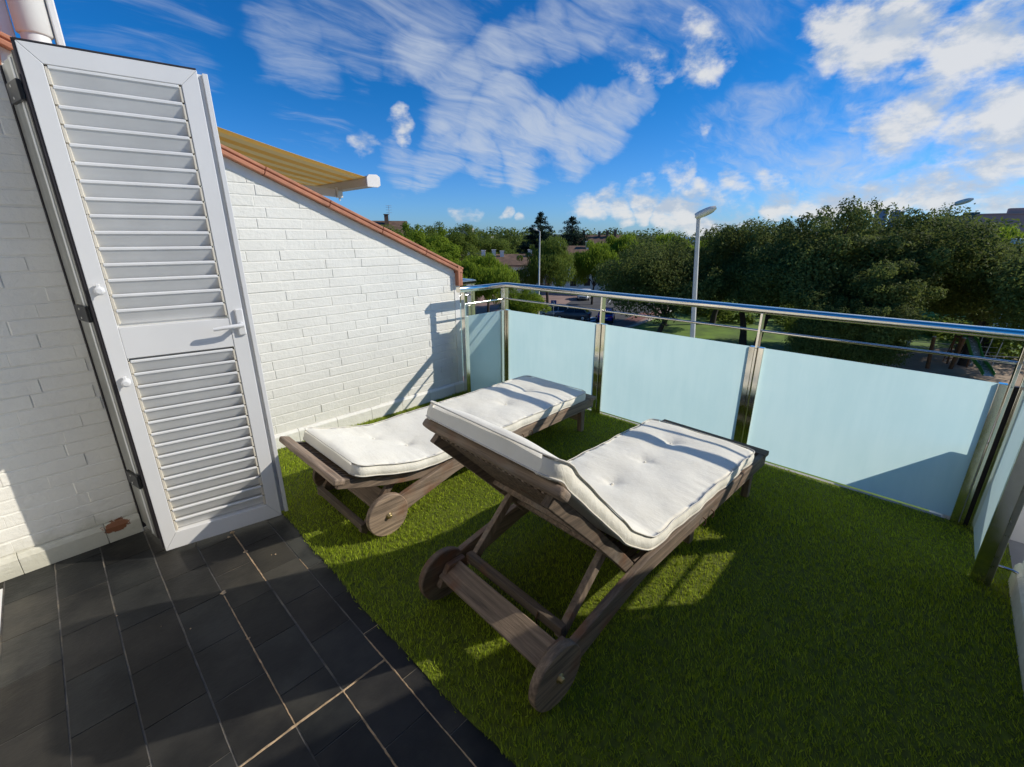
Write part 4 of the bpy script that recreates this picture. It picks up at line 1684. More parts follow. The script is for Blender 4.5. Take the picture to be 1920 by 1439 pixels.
for k in range(5):
    mb.box((52 + k * 5.5, 32.6 + k * 2.6, GZ + .036), (2.6, .14, .004), Matrix.Rotation(R(25), 3, 'Z'))
tag(mb.build('road_markings', MAT['roadpaint']), kind='structure')

# ------------------------------------------------------------------ trees
def leaf_cloud(clumps, n, size, rd, shell=0.55, flat=0.6):
    """n rhombic leaf sprays spread through ellipsoid clumps [(c, r)], returns verts, tone"""
    C_ = np.array([c for c, r in clumps])
    Rr = np.array([r for c, r in clumps])
    vol = (Rr.prod(1)) ** (2 / 3)
    idx = rd.choice(len(clumps), n, p=vol / vol.sum())
    d = rd.normal(size=(n, 3))
    d /= np.linalg.norm(d, axis=1)[:, None]
    rad = shell + (1 - shell) * rd.random(n) ** .6
    rad *= rd.normal(1.0, 0.10, n)
    p = C_[idx] + d * Rr[idx] * rad[:, None]
    nrm = d + rd.normal(scale=.75, size=(n, 3))
    nrm[:, 2] += flat
    nrm /= np.linalg.norm(nrm, axis=1)[:, None]
    a = np.cross(nrm, rd.normal(size=(n, 3)))
    a /= np.linalg.norm(a, axis=1)[:, None]
    b_ = np.cross(nrm, a)
    s = size * rd.uniform(.55, 1.35, n)[:, None]
    v = np.stack([p - a * s, p - b_ * s * .5 + nrm * s * .1, p + a * s, p + b_ * s * .5 + nrm * s * .1], 1).reshape(-1, 3)
    ctone = rd.uniform(0.0, 0.6, len(clumps))
    tone = np.clip(ctone[idx] + .5 * rd.random(n), 0, 1)
    return v, tone


def crown_clumps(w_, h_, base, rd, n=26, big=.30, spread=1.0):
    """clumps filling an egg w_ wide from height base to h_"""
    out = []
    cz = (h_ + base) / 2
    rz_ = (h_ - base) / 2
    for k in range(n):
        d = rd.normal(size=3)
        d /= np.linalg.norm(d)
        if d[2] < -.55:
            d[2] *= -.5
        q = rd.uniform(.30, .86) ** .8
        c = np.array([d[0] * w_ / 2 * q * spread, d[1] * w_ / 2 * q * spread, cz + d[2] * rz_ * q])
        r = w_ * big * rd.uniform(.45, .85)
        out.append((c, np.array([r, r, r * rd.uniform(.55, .85)])))
    for k in range(max(5, n // 3)):
        # sprigs that break the outline
        a = rd.uniform(0, 2 * math.pi)
        e = rd.uniform(.15, 1.4)
        q = rd.uniform(.82, 1.0)
        c = np.array([math.cos(a) * math.cos(e) * w_ / 2 * q, math.sin(a) * math.cos(e) * w_ / 2 * q, cz + math.sin(e) * rz_ * q])
        r = w_ * big * rd.uniform(.16, .36)
        out.append((c, np.array([r, r, r * rd.uniform(.7, 1.1)])))
    return out


def limb_mesh(clumps, base, lean, r0, rd, nb=9):
    mb = MB()
    fork = Vector((lean[0] * .55, lean[1] * .55, base * .85))
    mb.tube([(0, 0, -.1), (lean[0] * .10, lean[1] * .08, base * .3), (lean[0] * .33, lean[1] * .3, base * .6), fork], [r0 * 1.3, r0, r0 * .86, r0 * .7], 10)
    ids = rd.choice(len(clumps), min(nb, len(clumps)), replace=False)
    for k in ids:
        c = Vector(clumps[k][0])
        m_ = fork.lerp(c, .45) + Vector(rd.normal(scale=.25, size=3))
        st_ = fork + Vector((0, 0, -.1))
        mb.tube([st_, fork.lerp(m_, .5) + Vector((0, 0, .12)), m_, c], [r0 * .5, r0 * .4, r0 * .26, r0 * .09], 7)
    return mb


def make_tree(name, label, cat, loc, w_, h_, base, leafm, n, size, seed, group, clump_n=26, big=.30, lean=(0, 0), r0=.22, shell=.5, flat=.5, droop=False):
    rd = np.random.default_rng(seed)
    root = thing(name, label, cat, loc, 0, group)
    cl_ = crown_clumps(w_, h_, base, rd, clump_n, big)
    v, tone = leaf_cloud(cl_, n, size, rd, shell, flat)
    if droop:
        # hanging sprays
        q = v.reshape(-1, 4, 3)
        c = q.mean(1, keepdims=True)
        dd = q - c
        dd[:, :, 2] *= 2.2
        dd[:, :, :2] *= .6
        v = (c + dd).reshape(-1, 3)
    fast_mesh('crown', v, n, 4, leafm, root, tone)
    limb_mesh(cl_, base + (h_ - base) * .2, lean, r0, rd).build('trunk', MAT['bark'], root)
    return root


def tree_copy(src, label, loc, rz, sc=(1, 1, 1)):
    c = copy_tree(src)
    c.location = loc
    c.rotation_euler = (0, 0, rz)
    c.scale = sc
    c['label'] = label
    return c


GD = 'dark spreading trees in the park'
D = {}
D['a'] = make_tree('dark_tree', 'dark tree with the tallest broad crown, midway between the two taller lamp heads', 'tree', (37.0, 6.6, GZ), 9.6, 10.9, 2.6, MAT['leaf_dark'], 52000, .105, 21, GD, 42, .235, (1.2, .6), .30)
D['b'] = make_tree('dark_tree', 'dark tree whose crown rises just right of the near lamp pole', 'tree', (41.0, 11.6, GZ), 9.6, 10.4, 2.5, MAT['leaf_dark'], 52000, .105, 22, GD, 38, .235, (-1, .8), .26)
D['c'] = make_tree('dark_tree', 'low dark tree directly behind the near lamp pole', 'tree', (36.0, 17.2, GZ), 11.0, 8.9, 1.3, MAT['leaf_dark'], 52000, .105, 23, GD, 38, .235, (.6, -1.1), .22)
D['d'] = make_tree('dark_tree', 'dark tree under the far lamp head, in front of the distant flat blocks', 'tree', (38.6, 2.2, GZ), 9.2, 11.0, 2.6, MAT['leaf_dark'], 52000, .105, 24, GD, 40, .235, (-.5, 1.3), .28)
tree_copy(D['c'], 'dark tree standing behind the green slide near the photo edge', (50.5, -3.4, GZ), 1.9, (1.25, 1.25, .98))
tree_copy(D['b'], 'dark tree cut off by the photo edge behind the swing frame', (35.6, -5.6, GZ), 2.6, (1.0, 1.0, .90))
tree_copy(D['a'], 'dark tree with low boughs between the near lamp and the playground', (38.5, 9.9, GZ), 3.6, (.80, .80, .80))
tree_copy(D['d'], 'dark tree with a forked leaning trunk left of the playground posts', (33.4, 3.6, GZ), 1.2, (.82, .82, .76))
tree_copy(D['b'], 'dark tree at the street corner above the parked blue car', (45.2, 20.8, GZ), .8, (.92, .92, .76))
tree_copy(D['a'], 'dark tree farther back between the near lamp and the lime green crown', (49.5, 17.4, GZ), 5.0, (.86, .86, .88))
tree_copy(D['d'], 'dark tree farther back below the pink block of flats', (45.5, -2.2, GZ), 4.2, (.95, .95, .84))

tree_copy(D['c'], 'low bushy dark tree in front of the dark tree trunks, left of the playground', (31.6, 4.0, GZ), 2.4, (.50, .50, .62))
tree_copy(D['d'], 'low bushy dark tree nearest the playground sand, under the tall dark trees', (31.6, 2.6, GZ), 5.4, (.50, .50, .56))
tree_copy(D['c'], 'dark tree at the back that hides the feet of the two distant tower blocks', (46.5, 4.3, GZ), 4.4, (.95, .95, 1.26))
GM = 'bright green street trees'
Mt = make_tree('street_tree', 'bright green feathery tree in front of the white row house', 'tree', (34.2, 36.6, GZ), 7.4, 7.0, 1.6, MAT['leaf_green'], 30000, .115, 31, GM, 26, .28, (.3, .2), .16, droop=True)
tree_copy(Mt, 'bright green feathery tree just past the end of the brick wall coping', (31.0, 36.9, GZ), 2.2, (.72, .72, .92))
M2 = make_tree('street_tree', 'drooping mid green tree behind the thin lamp post', 'tree', (45.2, 37.0, GZ), 8.2, 8.9, 1.8, MAT['leaf_mid'], 30000, .115, 32, GM, 28, .27, (.2, .4), .2, droop=True)
tree_copy(Mt, 'bright green tree right of the drooping tree, above the white car', (52.8, 35.2, GZ), 4.0, (.88, .88, 1.16))
tree_copy(Mt, 'bright green tree at the far end of the street', (69.5, 40.6, GZ), 1.1, (1.35, 1.35, 1.32))
tree_copy(Mt, 'bright green tree behind the low dark tree at the near lamp', (82.0, 38.0, GZ), 5.2, (1.4, 1.4, 1.32))
tree_copy(Mt, 'lime green crown on the skyline right of the near lamp head', (95.5, 31.6, GZ), .3, (1.7, 1.7, 1.42))
tree_copy(Mt, 'lime green crown under the pink flats at the photo edge', (82, -5.0, GZ), 2.9, (1.7, 1.7, 1.36))
tree_copy(Mt, 'sunlit green crown left of the pink flats, behind the dark trees', (88, 4.5, GZ), 3.7, (1.5, 1.5, 1.30))

GL = 'trees on the skyline behind the brick wall'
L1t = make_tree('garden_tree', 'olive green tree below the antenna on the skyline', 'tree', (31.5, 49.8, GZ), 8.2, 11.0, 2.0, MAT['leaf_mid'], 30000, .115, 41, GL, 28, .27, (.3, .3), .2)
L2t = make_tree('garden_tree', 'yellowish green ragged tree nearest the sloping coping end', 'tree', (33.6, 44.6, GZ), 7.0, 9.9, 1.8, MAT['leaf_green'], 30000, .115, 42, GL, 24, .28, (.3, .3), .18, shell=.35)
tree_copy(L1t, 'olive green rounded tree on the skyline left of the grey flats', (41.5, 52.6, GZ), 2.0, (1.1, 1.1, 1.04))
tree_copy(L1t, 'olive green tree on the skyline behind the white row house chimneys', (60, 66, GZ), 3.3, (1.5, 1.5, .94))
tree_copy(L2t, 'yellowish tree touching the coping under the dark roof', (28.0, 44.0, GZ), 4.3, (.8, .8, .96))
tree_copy(L2t, 'yellowish tree in front of the small white gable house', (30.6, 41.6, GZ), 1.3, (.85, .85, .86))
tree_copy(L2t, 'ragged thin topped tree standing highest right of the antenna', (30.6, 45.6, GZ), 5.1, (.75, .75, 1.06))
bush = make_tree('round_bush', 'bright green rounded shrub beside the street, behind the corner post', 'shrub', (34.4, 31.2, GZ), 5.2, 3.9, .5, MAT['leaf_green'], 20000, .085, 51, None, 24, .28, (.1, .1), .12)

# conifers
def conifer(label, loc, h_, w_, seed, tiers, group):
    rd = np.random.default_rng(seed)
    root = thing('conifer', label, 'tree', loc, 0, group)
    cl_ = []
    for k in range(tiers):
        f = k / (tiers - 1)
        z = h_ * (.30 + .66 * f)
        rr = w_ / 2 * (1 - f) ** .75 * rd.uniform(.75, 1.1) + .25
        nb = max(3, int(9 * (1 - f)) + 2)
        z += rd.normal() * h_ * .012
        for q in range(nb):
            a = 2 * math.pi * (q + rd.random() * .6) / nb
            for s in (.35, .7, 1.0):
                ll = rr * s * rd.uniform(.8, 1.15)
                cl_.append((np.array([ll * math.cos(a), ll * math.sin(a), z - .16 * ll + rd.normal() * .22]), np.array([.80, .80, .42]) * rd.uniform(.7, 1.25) * (1.1 - .45 * f) * w_ / 8.5))
    v, tone = leaf_cloud(cl_, 26000, .17, rd, .2, .6)
    fast_mesh('crown', v, 26000, 4, MAT['leaf_conifer'], root, tone)
    mb = MB()
    mb.tube([(0, 0, -.1), (0, 0, h_ * .5), (0, 0, h_ * .99)], [.35, .22, .04], 8)
    mb.build('trunk', MAT['bark'], root)


conifer('dark pointed conifer on the skyline above the thin lamp post', (83.8, 71.2, GZ), 14.6, 11.0, 61, 13, 'dark conifers on the skyline')
conifer('dark blunt cone shaped conifer rising behind the terracotta chimneys', (94.8, 70.3, GZ), 13.9, 13.5, 62, 12, 'dark conifers on the skyline')

# far woods: reads as one mass
rd = np.random.default_rng(77)
cl_ = []
def far_row(x0, y0, x1, y1, n, top, rmin, rmax):
    for k in range(n):
        f = (k + rd.random()) / n
        r = rd.uniform(rmin, rmax)
        zt_ = top + rd.uniform(-1.4, .5)
        for zz in np.arange(GZ + r * .6, zt_ - r * .3, r * .9):
            cl_.append((np.array([x0 + (x1 - x0) * f + rd.normal() * 3, y0 + (y1 - y0) * f + rd.normal() * 3, min(zz, zt_ - r * .7)]), np.array([r, r, r * .75])))
far_row(60, 120, 120, 100, 26, 4.6, 2.6, 4.2)
far_row(95, 130, 165, 90, 30, 5.2, 3, 5)
far_row(100, 84, 128, 58, 14, 2.0, 2.4, 4)
far_row(120, 62, 140, 36, 16, 3.4, 2.6, 4.4)
far_row(130, 40, 160, -10, 24, 3.6, 3, 5)
far_row(110, -2, 150, -40, 18, 4.5, 3, 5)
far_row(62, 62, 84, 56, 8, .4, 1.8, 3)
v, tone = leaf_cloud(cl_, 90000, .42, rd, .75, .5)
o = fast_mesh('distant_wood', v, 90000, 4, MAT['far_wood'], None, tone)
tag(o, 'green treetops of the distant wood along the skyline', 'trees', kind='stuff')

# low planting under the park trees
cl_ = []
for k in range(26):
    x, y = rd.uniform(50, 66), rd.uniform(-6, 24)
    r = rd.uniform(.6, 1.5)
    cl_.append((np.array([x, y, GZ + r * .6]), np.array([r * 1.3, r * 1.3, r])))
v, tone = leaf_cloud(cl_, 16000, .18, rd, .6, .5)
o = fast_mesh('undergrowth', v, 16000, 4, MAT['leaf_mid'], None, tone)
tag(o, 'low shrubs along the far side of the park lawn', 'shrubs', kind='stuff')

# hills
def hill(name, pts, depth, base=GZ - 1):
    """rounded ridge: pts (x, y, height)"""
    mb = MB()
    n = len(pts)
    vs = []
    for (x, y, h) in pts:
        d = Vector((x, y, 0)).normalized()
        for q, hh in ((-.5, 0), (-.25, .6), (0, 1), (.3, .7), (.6, 0)):
            vs.append((x + d.x * depth * q, y + d.y * depth * q, base + (h - base) * hh))
    fs = [(5 * i + k, 5 * i + k + 1, 5 * i + 6 + k, 5 * i + 5 + k) for i in range(n - 1) for k in range(4)]
    mb.add(vs, fs, 0, True)
    o = mb.build(name, MAT['hill'])
    return tag(o, kind='structure')


hp = []
for k in range(24):
    f = k / 23
    x, y = 800 + 90 * f, 330 - 420 * f
    h = 1 + 21 * min(1, f * 1.35) ** 1.2 * (0.9 + .1 * math.sin(f * 19)) - 10 * max(0, f - .75)
    hp.append((x, y, h + random.uniform(-1, 1)))
hill('hill', hp, 260)
hp = []
for k in range(16):
    f = k / 15
    hp.append((380 + 180 * f, 470 - 200 * f, 2.5 + 2.5 * math.sin(math.pi * f) + random.uniform(-.6, .6)))
hill('low_hill', hp, 140)

# ------------------------------------------------------------------ houses and blocks beyond
def window(parent, c, sx, sy, sz, sill=True):
    """window block standing 2 cm proud of a face; thin axis is the smaller of sx, sy"""
    mb = MB()
    mb.box(c, (sx, sy, sz))
    return mb.build('window', MAT['window'], parent)


def chimney(parent, x, y, z0, z1, s, m_):
    mb = MB()
    mb.bb((x - s, y - s, z0), (x + s, y + s, z1))
    mb.bb((x - s * 1.25, y - s * 1.25, z1 + .001), (x + s * 1.25, y + s * 1.25, z1 + .12))
    mb.build('chimney', m_, parent)


def row_house(label, loc, rz, L, Wd, eave, ridge, wallm, chim, nwin, group=None, chm=None):
    root = thing('row_house', label, 'house', loc, rz, group)
    mb = MB()
    mb.bb((0, -Wd / 2, 0), (L, Wd / 2, eave))
    for x in (0.0, L - .25):
        mb.prism([(-Wd / 2 + .002, eave + .001), (Wd / 2 - .002, eave + .001), (0, ridge - .12)], x + .002, x + .248, axis=0)
    mb.build('wall', wallm, root)
    mb = MB()
    for s in (-1, 1):
        a = Vector((0, s * (Wd / 2 + .45), eave - .12))
        b_ = Vector((0, 0, ridge))
        vs = [(-.3, a.y, a.z), (L + .3, a.y, a.z), (L + .3, b_.y, b_.z), (-.3, b_.y, b_.z)]
        vs += [(x, y, z + .16) for x, y, z in vs]
        mb.add(vs, [(0, 1, 2, 3), (4, 5, 6, 7), (0, 1, 5, 4), (1, 2, 6, 5), (2, 3, 7, 6), (3, 0, 4, 7)])
    rf = mb.build('roof', MAT['roof_brown'], root)
    for x, y, h in chim:
        chimney(rf, x, y, ridge - abs(y) * (ridge - eave) / (Wd / 2) - .4, ridge + h, .32, chm or wallm)
    for k in range(nwin):
        x = (k + .5) * L / nwin
        for z in ([1.5, eave - 1.3] if eave > 4.5 else [eave - 1.5]):
            window(root, (x, -Wd / 2 - .012, z), 1.1, .05, 1.25)
    for z in ([1.5, eave - 1.3] if eave > 4.5 else [eave - 1.5]):
        window(root, (-.012, 0, z), .05, 1.2, 1.2)
    return root


dirn = math.atan2(53.7 - 61.0, 59.3 - 51.8)
row_house('white row house with a line of white chimneys, beyond the brick wall end', (51.6, 61.4, GZ), dirn, 13, 9, 4.6, 6.1, MAT['house_white'], [(1.2, -1, .9), (3.6, -.6, .7), (5.4, -.6, .8), (6.8, -1, .6), (11.6, -1, .8)], 6)
row_house('white house with a row of terracotta chimneys under the blunt conifer', (99, 74.5, GZ), math.atan2(-10, 7), 15, 10, 7.2, 9.4, MAT['house_white'], [(2, -1, 1.0), (4, -1, 1.2), (8, -1, .9), (10, -1, 1.1), (12, -1, 1.3)], 5, chm=MAT['roof_brown'])
row_house('white house half hidden right of the drooping street tree', (64, 52.5, GZ), dirn + .1, 10, 8, 5.2, 7.4, MAT['house_white'], [(2, -.8, .7), (7, -.8, .8)], 4)
h3 = row_house('dark roofed house with a chimney and antenna on the skyline', (32.5, 72.0, GZ), R(-32), 12.5, 9, 9.0, 11.4, MAT['house_white'], [(9.6, -1.0, 1.0)], 3, chm=MAT['roof_brown'])
an = thing('roof_antenna', 'thin roof antenna beside the chimney on the skyline', 'antenna', (41.2, 66.9, GZ + 11.3))
mb = MB()
mb.tube([(0, 0, -.8), (0, 0, 2.6)], .035, 6)
mb.build('mast', MAT['lamp_grey'], an)
mb = MB()
for z in (1.5, 1.9, 2.3, 2.55):
    mb.tube([(-.35, .3, z), (.35, -.3, z)], .022, 5)
mb.build('cross_bar', MAT['lamp_grey'], an)


def block(name, label, cat, loc, rz, sx, sy, h, m_, floors, cols, roofm=None, hut=True):
    root = thing(name, label, cat, loc, rz)
    mb = MB()
    mb.bb((-sx / 2, -sy / 2, 0), (sx / 2, sy / 2, h))
    mb.build('wall', m_, root)
    mb = MB()
    mb.bb((-sx / 2 - .4, -sy / 2 - .4, h + .01), (sx / 2 + .4, sy / 2 + .4, h + .5))
    if hut and sx > 8:
        mb.bb((-sx * .2, -sy * .2, h + .51), (sx * .1, sy * .2, h + 2.6))
    mb.build('roof', roofm or m_, root)
    for f in range(floors):
        for c_ in range(cols):
            z = h * (f + .55) / floors
            x = -sx / 2 + sx * (c_ + .5) / cols
            window(root, (x, -sy / 2 - .02, z), sx / cols * .45, .1, h / floors * .42)
            y = -sy / 2 + sy * (c_ + .5) / cols
            window(root, (-sx / 2 - .02, y, z), .1, sy / cols * .45, h / floors * .42)
    return root


block('flats', 'low grey flat roofed flats left of the pointed conifer', 'building', (84, 97, GZ), R(-48), 12, 9, 8.8, MAT['house_grey'], 3, 4)
block('gable_house', 'small white house among the trees under the skyline, right of the coping', 'house', (37.5, 53.5, GZ), R(-35), 5, 5, 7.4, MAT['house_white'], 3, 2, MAT['roof_brown'])
block('white_house', 'small white house behind the trees at the far end of the street', 'house', (92, 52, GZ), R(-30), 7, 6, 6.6, MAT['house_white'], 2, 3, MAT['roof_brown'])
block('tower_block', 'distant grey tower block on the hill, left one of the pair', 'building', (895, 92.4, 8), R(8), 14, 15, 30, MAT['tower'], 5, 2)
block('tower_block', 'distant wider grey tower block on the hill, right one of the pair', 'building', (896, 74, 8), R(8), 19, 15, 28, MAT['tower'], 5, 3)
block('long_building', 'dark green long building on the hill below the far lamp head', 'building', (450, -1, GZ + 5), R(94), 26, 16, 17, MAT['house_green'], 3, 8)
block('pink_flats', 'pink block of flats on the skyline at the photo edge', 'building', (300, -15, GZ), R(94), 22, 14, 18.0, MAT['house_pink'], 5, 6)
block('pink_flats', 'lower pink flats standing left of the taller pink block', 'building', (300, -1.5, GZ), R(94), 7, 12, 14.0, MAT['house_pink'], 4, 3, MAT['roof_brown'])
block('white_house', 'small white house showing through the trees at the photo edge', 'house', (70, -6.4, GZ), R(90), 4, 4, 8.3, MAT['house_white'], 3, 2)

# ------------------------------------------------------------------ street lamps
def lamp_post(label, loc, tilt, h_, head_dir, head_len, r, sep_arm=0.0):
    root = thing('street_lamp', label, 'street lamp', loc, 0, 'street lamps')
    root.rotation_euler = tilt
    mb = MB()
    mb.tube([(0, 0, 0), (0, 0, .9), (0, 0, .95), (0, 0, h_)], [r * 1.35, r * 1.35, r * 1.05, r * .62], 14)
    mb.build('pole', MAT['lamp_grey'], root)
    d = Vector((head_dir[0], head_dir[1], 0)).normalized()
    a = Vector((0, 0, h_))
    if sep_arm:
        mb = MB()
        mb.tube([a + Vector((0, 0, -.1)), a + Vector((0, 0, .02)), a + d * .12 + Vector((0, 0, .08)), a + d * sep_arm + Vector((0, 0, .12))], .04, 8)
        mb.build('arm', MAT['lamp_grey'], root)
        a = a + d * sep_arm + Vector((0, 0, .12))
    # housing: swept shell
    up = Vector((0, 0, 1))
    tl = d * math.cos(.36) + up * math.sin(.36)
    n = 9
    pts, rs = [], []
    for k in range(n):
        f = k / (n - 1)
        pts.append(a - d * .10 + tl * head_len * f + up * .02)
        rs.append(head_len * (.20 + .055 * math.sin(math.pi * f ** .8)) * (1.0 if f < .8 else 1.0 - .45 * ((f - .8) / .2)))
    mb = MB()
    mb.tube(pts, rs, 16, flat=.72, upv=(0, 0, 1))
    hd = mb.build('lamp_head', MAT['lamp_head'], root)
    mb = MB()
    mb.tube([p - up * head_len * .055 for p in pts[3:8]], [q * .78 for q in rs[3:8]], 14, flat=.7, upv=(0, 0, 1))
    mb.build('bowl', MAT['lamp_bowl'], hd)
    mb = MB()
    mb.lathe([(head_len * .055, -.012), (head_len * .055, .012)], pts[0], d, 14)
    mb.build('socket', MAT['black_plastic'], hd)
    return root


lamp_post('tall grey street lamp with a cream head, leaning slightly, behind the middle glass panel', (16.13, 5.88, GZ), (R(-3.1), R(-3.0), 0), 9.66, (.35, -.94), .66, .105)
lp2 = lamp_post('thin pale street lamp with a short arm in front of the drooping street tree', (36.5, 31.1, GZ), (0, 0, 0), 9.55, (-.3, .95), .45, .10, .4)
lamp_post('far street lamp whose flat head stands above the dark trees', (50.2, 1.2, GZ), (R(1), 0, 0), 11.25, (.2, -1), 1.0, .085, .3)

# ------------------------------------------------------------------ cars
def car(label, loc, rz, paint, estate=False):
    root = thing('parked_car', label, 'car', loc, rz, 'cars on the street')
    # body from cross stations along x (front = +x): x, half width, z of sill, z of belt
    stn = [(2.12, .55, .42, .60), (2.0, .74, .30, .72), (1.6, .84, .26, .80), (.9, .88, .24, .88), (0, .90, .24, .92), (-.9, .90, .24, .95), (-1.6, .88, .26, .96), (-1.98, .78, .32, .93), (-2.10, .62, .44, .86)]
    mb = MB()
    vs = []
    for x, hw, z0, z1 in stn:
        zm = (z0 + z1) / 2
        for y, z in ((-hw * .9, z0), (-hw, zm), (-hw * .96, z1 - .05), (-hw * .86, z1), (0, z1 + .025), (hw * .86, z1), (hw * .96, z1 - .05), (hw, zm), (hw * .9, z0)):
            vs.append((x, y, z))
    n, c_ = len(stn), 9
    fs = [(i * c_ + k, i * c_ + k + 1, (i + 1) * c_ + k + 1, (i + 1) * c_ + k) for i in range(n - 1) for k in range(c_ - 1)]
    fs += [(i * c_ + 8, i * c_, (i + 1) * c_, (i + 1) * c_ + 8) for i in range(n - 1)]
    fs += [tuple(range(c_)), tuple(reversed(range((n - 1) * c_, n * c_)))]
    mb.add(vs, fs, 0, True)
    rear = -1.95 if estate else -1.72
    # roof panel
    roof = [(.30, .60, 1.42), (-.3, .64, 1.47), (-1.0, .62, 1.45), (rear + .38, .56, 1.38)]
    vs = []
    for x, hw, z in roof:
        for y, dz_ in ((-hw, 0), (-hw * .5, .025), (hw * .5, .025), (hw, 0)):
            vs.append((x, y, z + dz_))
    for x, hw, z in roof:
        for y in (-hw, -hw * .5, hw * .5, hw):
            vs.append((x, y, z - .05))
    fs = [(i * 4 + k, i * 4 + k + 1, i * 4 + 5 + k, i * 4 + 4 + k) for i in range(3) for k in range(3)]
    fs += [(16 + q[0], 16 + q[3], 16 + q[2], 16 + q[1]) for q in fs[:9]]
    for lp in ([0, 1, 2, 3, 7, 11, 15, 14, 13, 12, 8, 4],):
        for a, b_ in zip(lp, lp[1:] + lp[:1]):
            fs.append((a, b_, 16 + b_, 16 + a))
    mb.add(vs, fs, 0, False)
    # pillars
    for s in (-1, 1):
        mb.beam((.98, s * .76, .88), (.28, s * .61, 1.42), .06, .06)
        mb.beam((rear, s * .76, .95), (rear + .40, s * .56, 1.37), .09, .09)
        mb.beam((-.35, s * .82, .93), (-.35, s * .63, 1.43), .05, .07)
    mb.build('body', paint, root)
    mb = MB()
    g0 = [(1.02, .78, .87), (.30, .60, 1.38), (rear + .36, .56, 1.35), (rear - .06, .74, .93)]
    vs = []
    for x, hw, z in g0:
        vs += [(x, -hw, z), (x, hw, z)]
    mb.add(vs, [(0, 1, 3, 2), (2, 3, 5, 4), (4, 5, 7, 6), (0, 2, 4, 6), (1, 7, 5, 3), (0, 6, 7, 1)])
    mb.build('window_glass', MAT['car_glass'], root)
    for x in (1.32, -1.32):
        for s in (-1, 1):
            mb = MB()
            mb.lathe([(.27, -.10), (.31, -.08), (.31, .08), (.27, .10)], (x, s * .80, .31), (0, 1, 0), 18)
            wl = mb.build('wheel', MAT['tyre'], root)
            mb = MB()
            mb.lathe([(.19, .101), (.17, .108), (.04, .112)], (x, s * .80, .31), (0, s, 0), 14)
            mb.build('rim', MAT['car_silver'], wl)
    for s in (-1, 1):
        mb = MB()
        mb.box((1.98, s * .58, .64), (.20, .30, .12))
        mb.build('headlight', MAT['headlight'], root, bevel=.03)
        mb = MB()
        mb.box((-2.03, s * .62, .78), (.14, .24, .13))
        mb.build('taillight', MAT['taillight'], root, bevel=.02)
    mb = MB()
    mb.box((-2.105, 0, .62), (.02, .50, .11))
    mb.build('number_plate', MAT['plate'], root)
    mb = MB()
    mb.box((2.10, 0, .47), (.06, .9, .14))
    mb.build('grille', MAT['black_plastic'], root, bevel=.02)
    return root


c0 = car('white car facing the terrace, parked on the far side of the street', (56.8, 39.2, GZ + .03), R(205), MAT['car_white'])
def car_copy(label, loc, rz, paint):
    c = copy_tree(c0)
    c.location = loc
    c.rotation_euler = (0, 0, rz)
    c['label'] = label
    for ch in c.children:
        if ch.name.startswith('body'):
            ch.data = ch.data.copy()
            ch.data.materials[0] = paint
    return c


car_copy('dark blue car seen from behind at the street corner under a dark tree', (43.4, 26.9, GZ + .03), R(28), MAT['car_blue'])
car_copy('dark grey car whose roof just shows over the second glass panel', (41.2, 30.0, GZ + .03), R(115), MAT['car_grey'])
car_copy('small white car far up the street at the edge of the dark trees', (70.4, 39.2, GZ + .03), R(215), MAT['car_white'])
car_copy('silver car half hidden behind the round bush', (41.0, 32.2, GZ + .03), R(118), MAT['car_silver'])

# pedestrian sign and bollards
sg = thing('crossing_sign', 'small blue square crossing sign beside the round bush', 'road sign', (38.2, 30.4, GZ), R(40))
mb = MB()
mb.tube([(0, 0, 0), (0, 0, 2.5)], .03, 8)
mb.build('pole', MAT['lamp_grey'], sg)
mb = MB()
mb.box((-.04, 0, 2.2), (.02, .6, .6))
pl_ = mb.build('plate', MAT['sign_blue'], sg)
mb = MB()
mb.prism([(-.24, 1.98), (.24, 1.98), (0, 2.42)], -.056, -.051, axis=0)
mb.build('white_triangle', MAT['sign_white'], pl_)
mb = MB()
mb.beam((-.061, 0, 2.12), (-.061, .02, 2.26), .004, .05, up=(0, 1, 0))
mb.beam((-.061, .0, 2.13), (-.061, -.08, 2.01), .004, .03, up=(0, 1, 0))
mb.beam((-.061, .0, 2.13), (-.061, .08, 2.01), .004, .03, up=(0, 1, 0))
mb.lathe([(.028, -.002), (.028, .002)], (-.061, .02, 2.31), (1, 0, 0), 10)
mb.build('walking_figure', MAT['black_plastic'], pl_)
bo = None
for k, (x, y, lb) in enumerate(((41.6, 27.9, 'dark bollard in front of the blue car'), (40.6, 26.4, 'dark bollard right of the blue car, nearest the lawn kerb'))):
    if bo is None:
        bo = thing('bollard', lb, 'bollard', (x, y, GZ), 0, 'bollards at the street corner')
        mb = MB()
        mb.lathe([(.09, 0), (.09, .12), (.065, .15), (.065, .82), (.08, .85), (.08, .92), (.05, .98), (.0, 1.0)], seg=16)
        mb.build('post', MAT['gasket'], bo)
        mb = MB()
        mb.lathe([(.068, .70), (.068, .78)], seg=16)
        mb.build('band', MAT['plate'], bo)
    else:
        q = copy_tree(bo)
        q.location = (x, y, GZ)
        q['label'] = lb

# ------------------------------------------------------------------ playground
sl = thing('playground_slide', 'green wavy slide with a pale bed below the dark trees', 'slide', (44.5, -2.1, GZ), R(203))
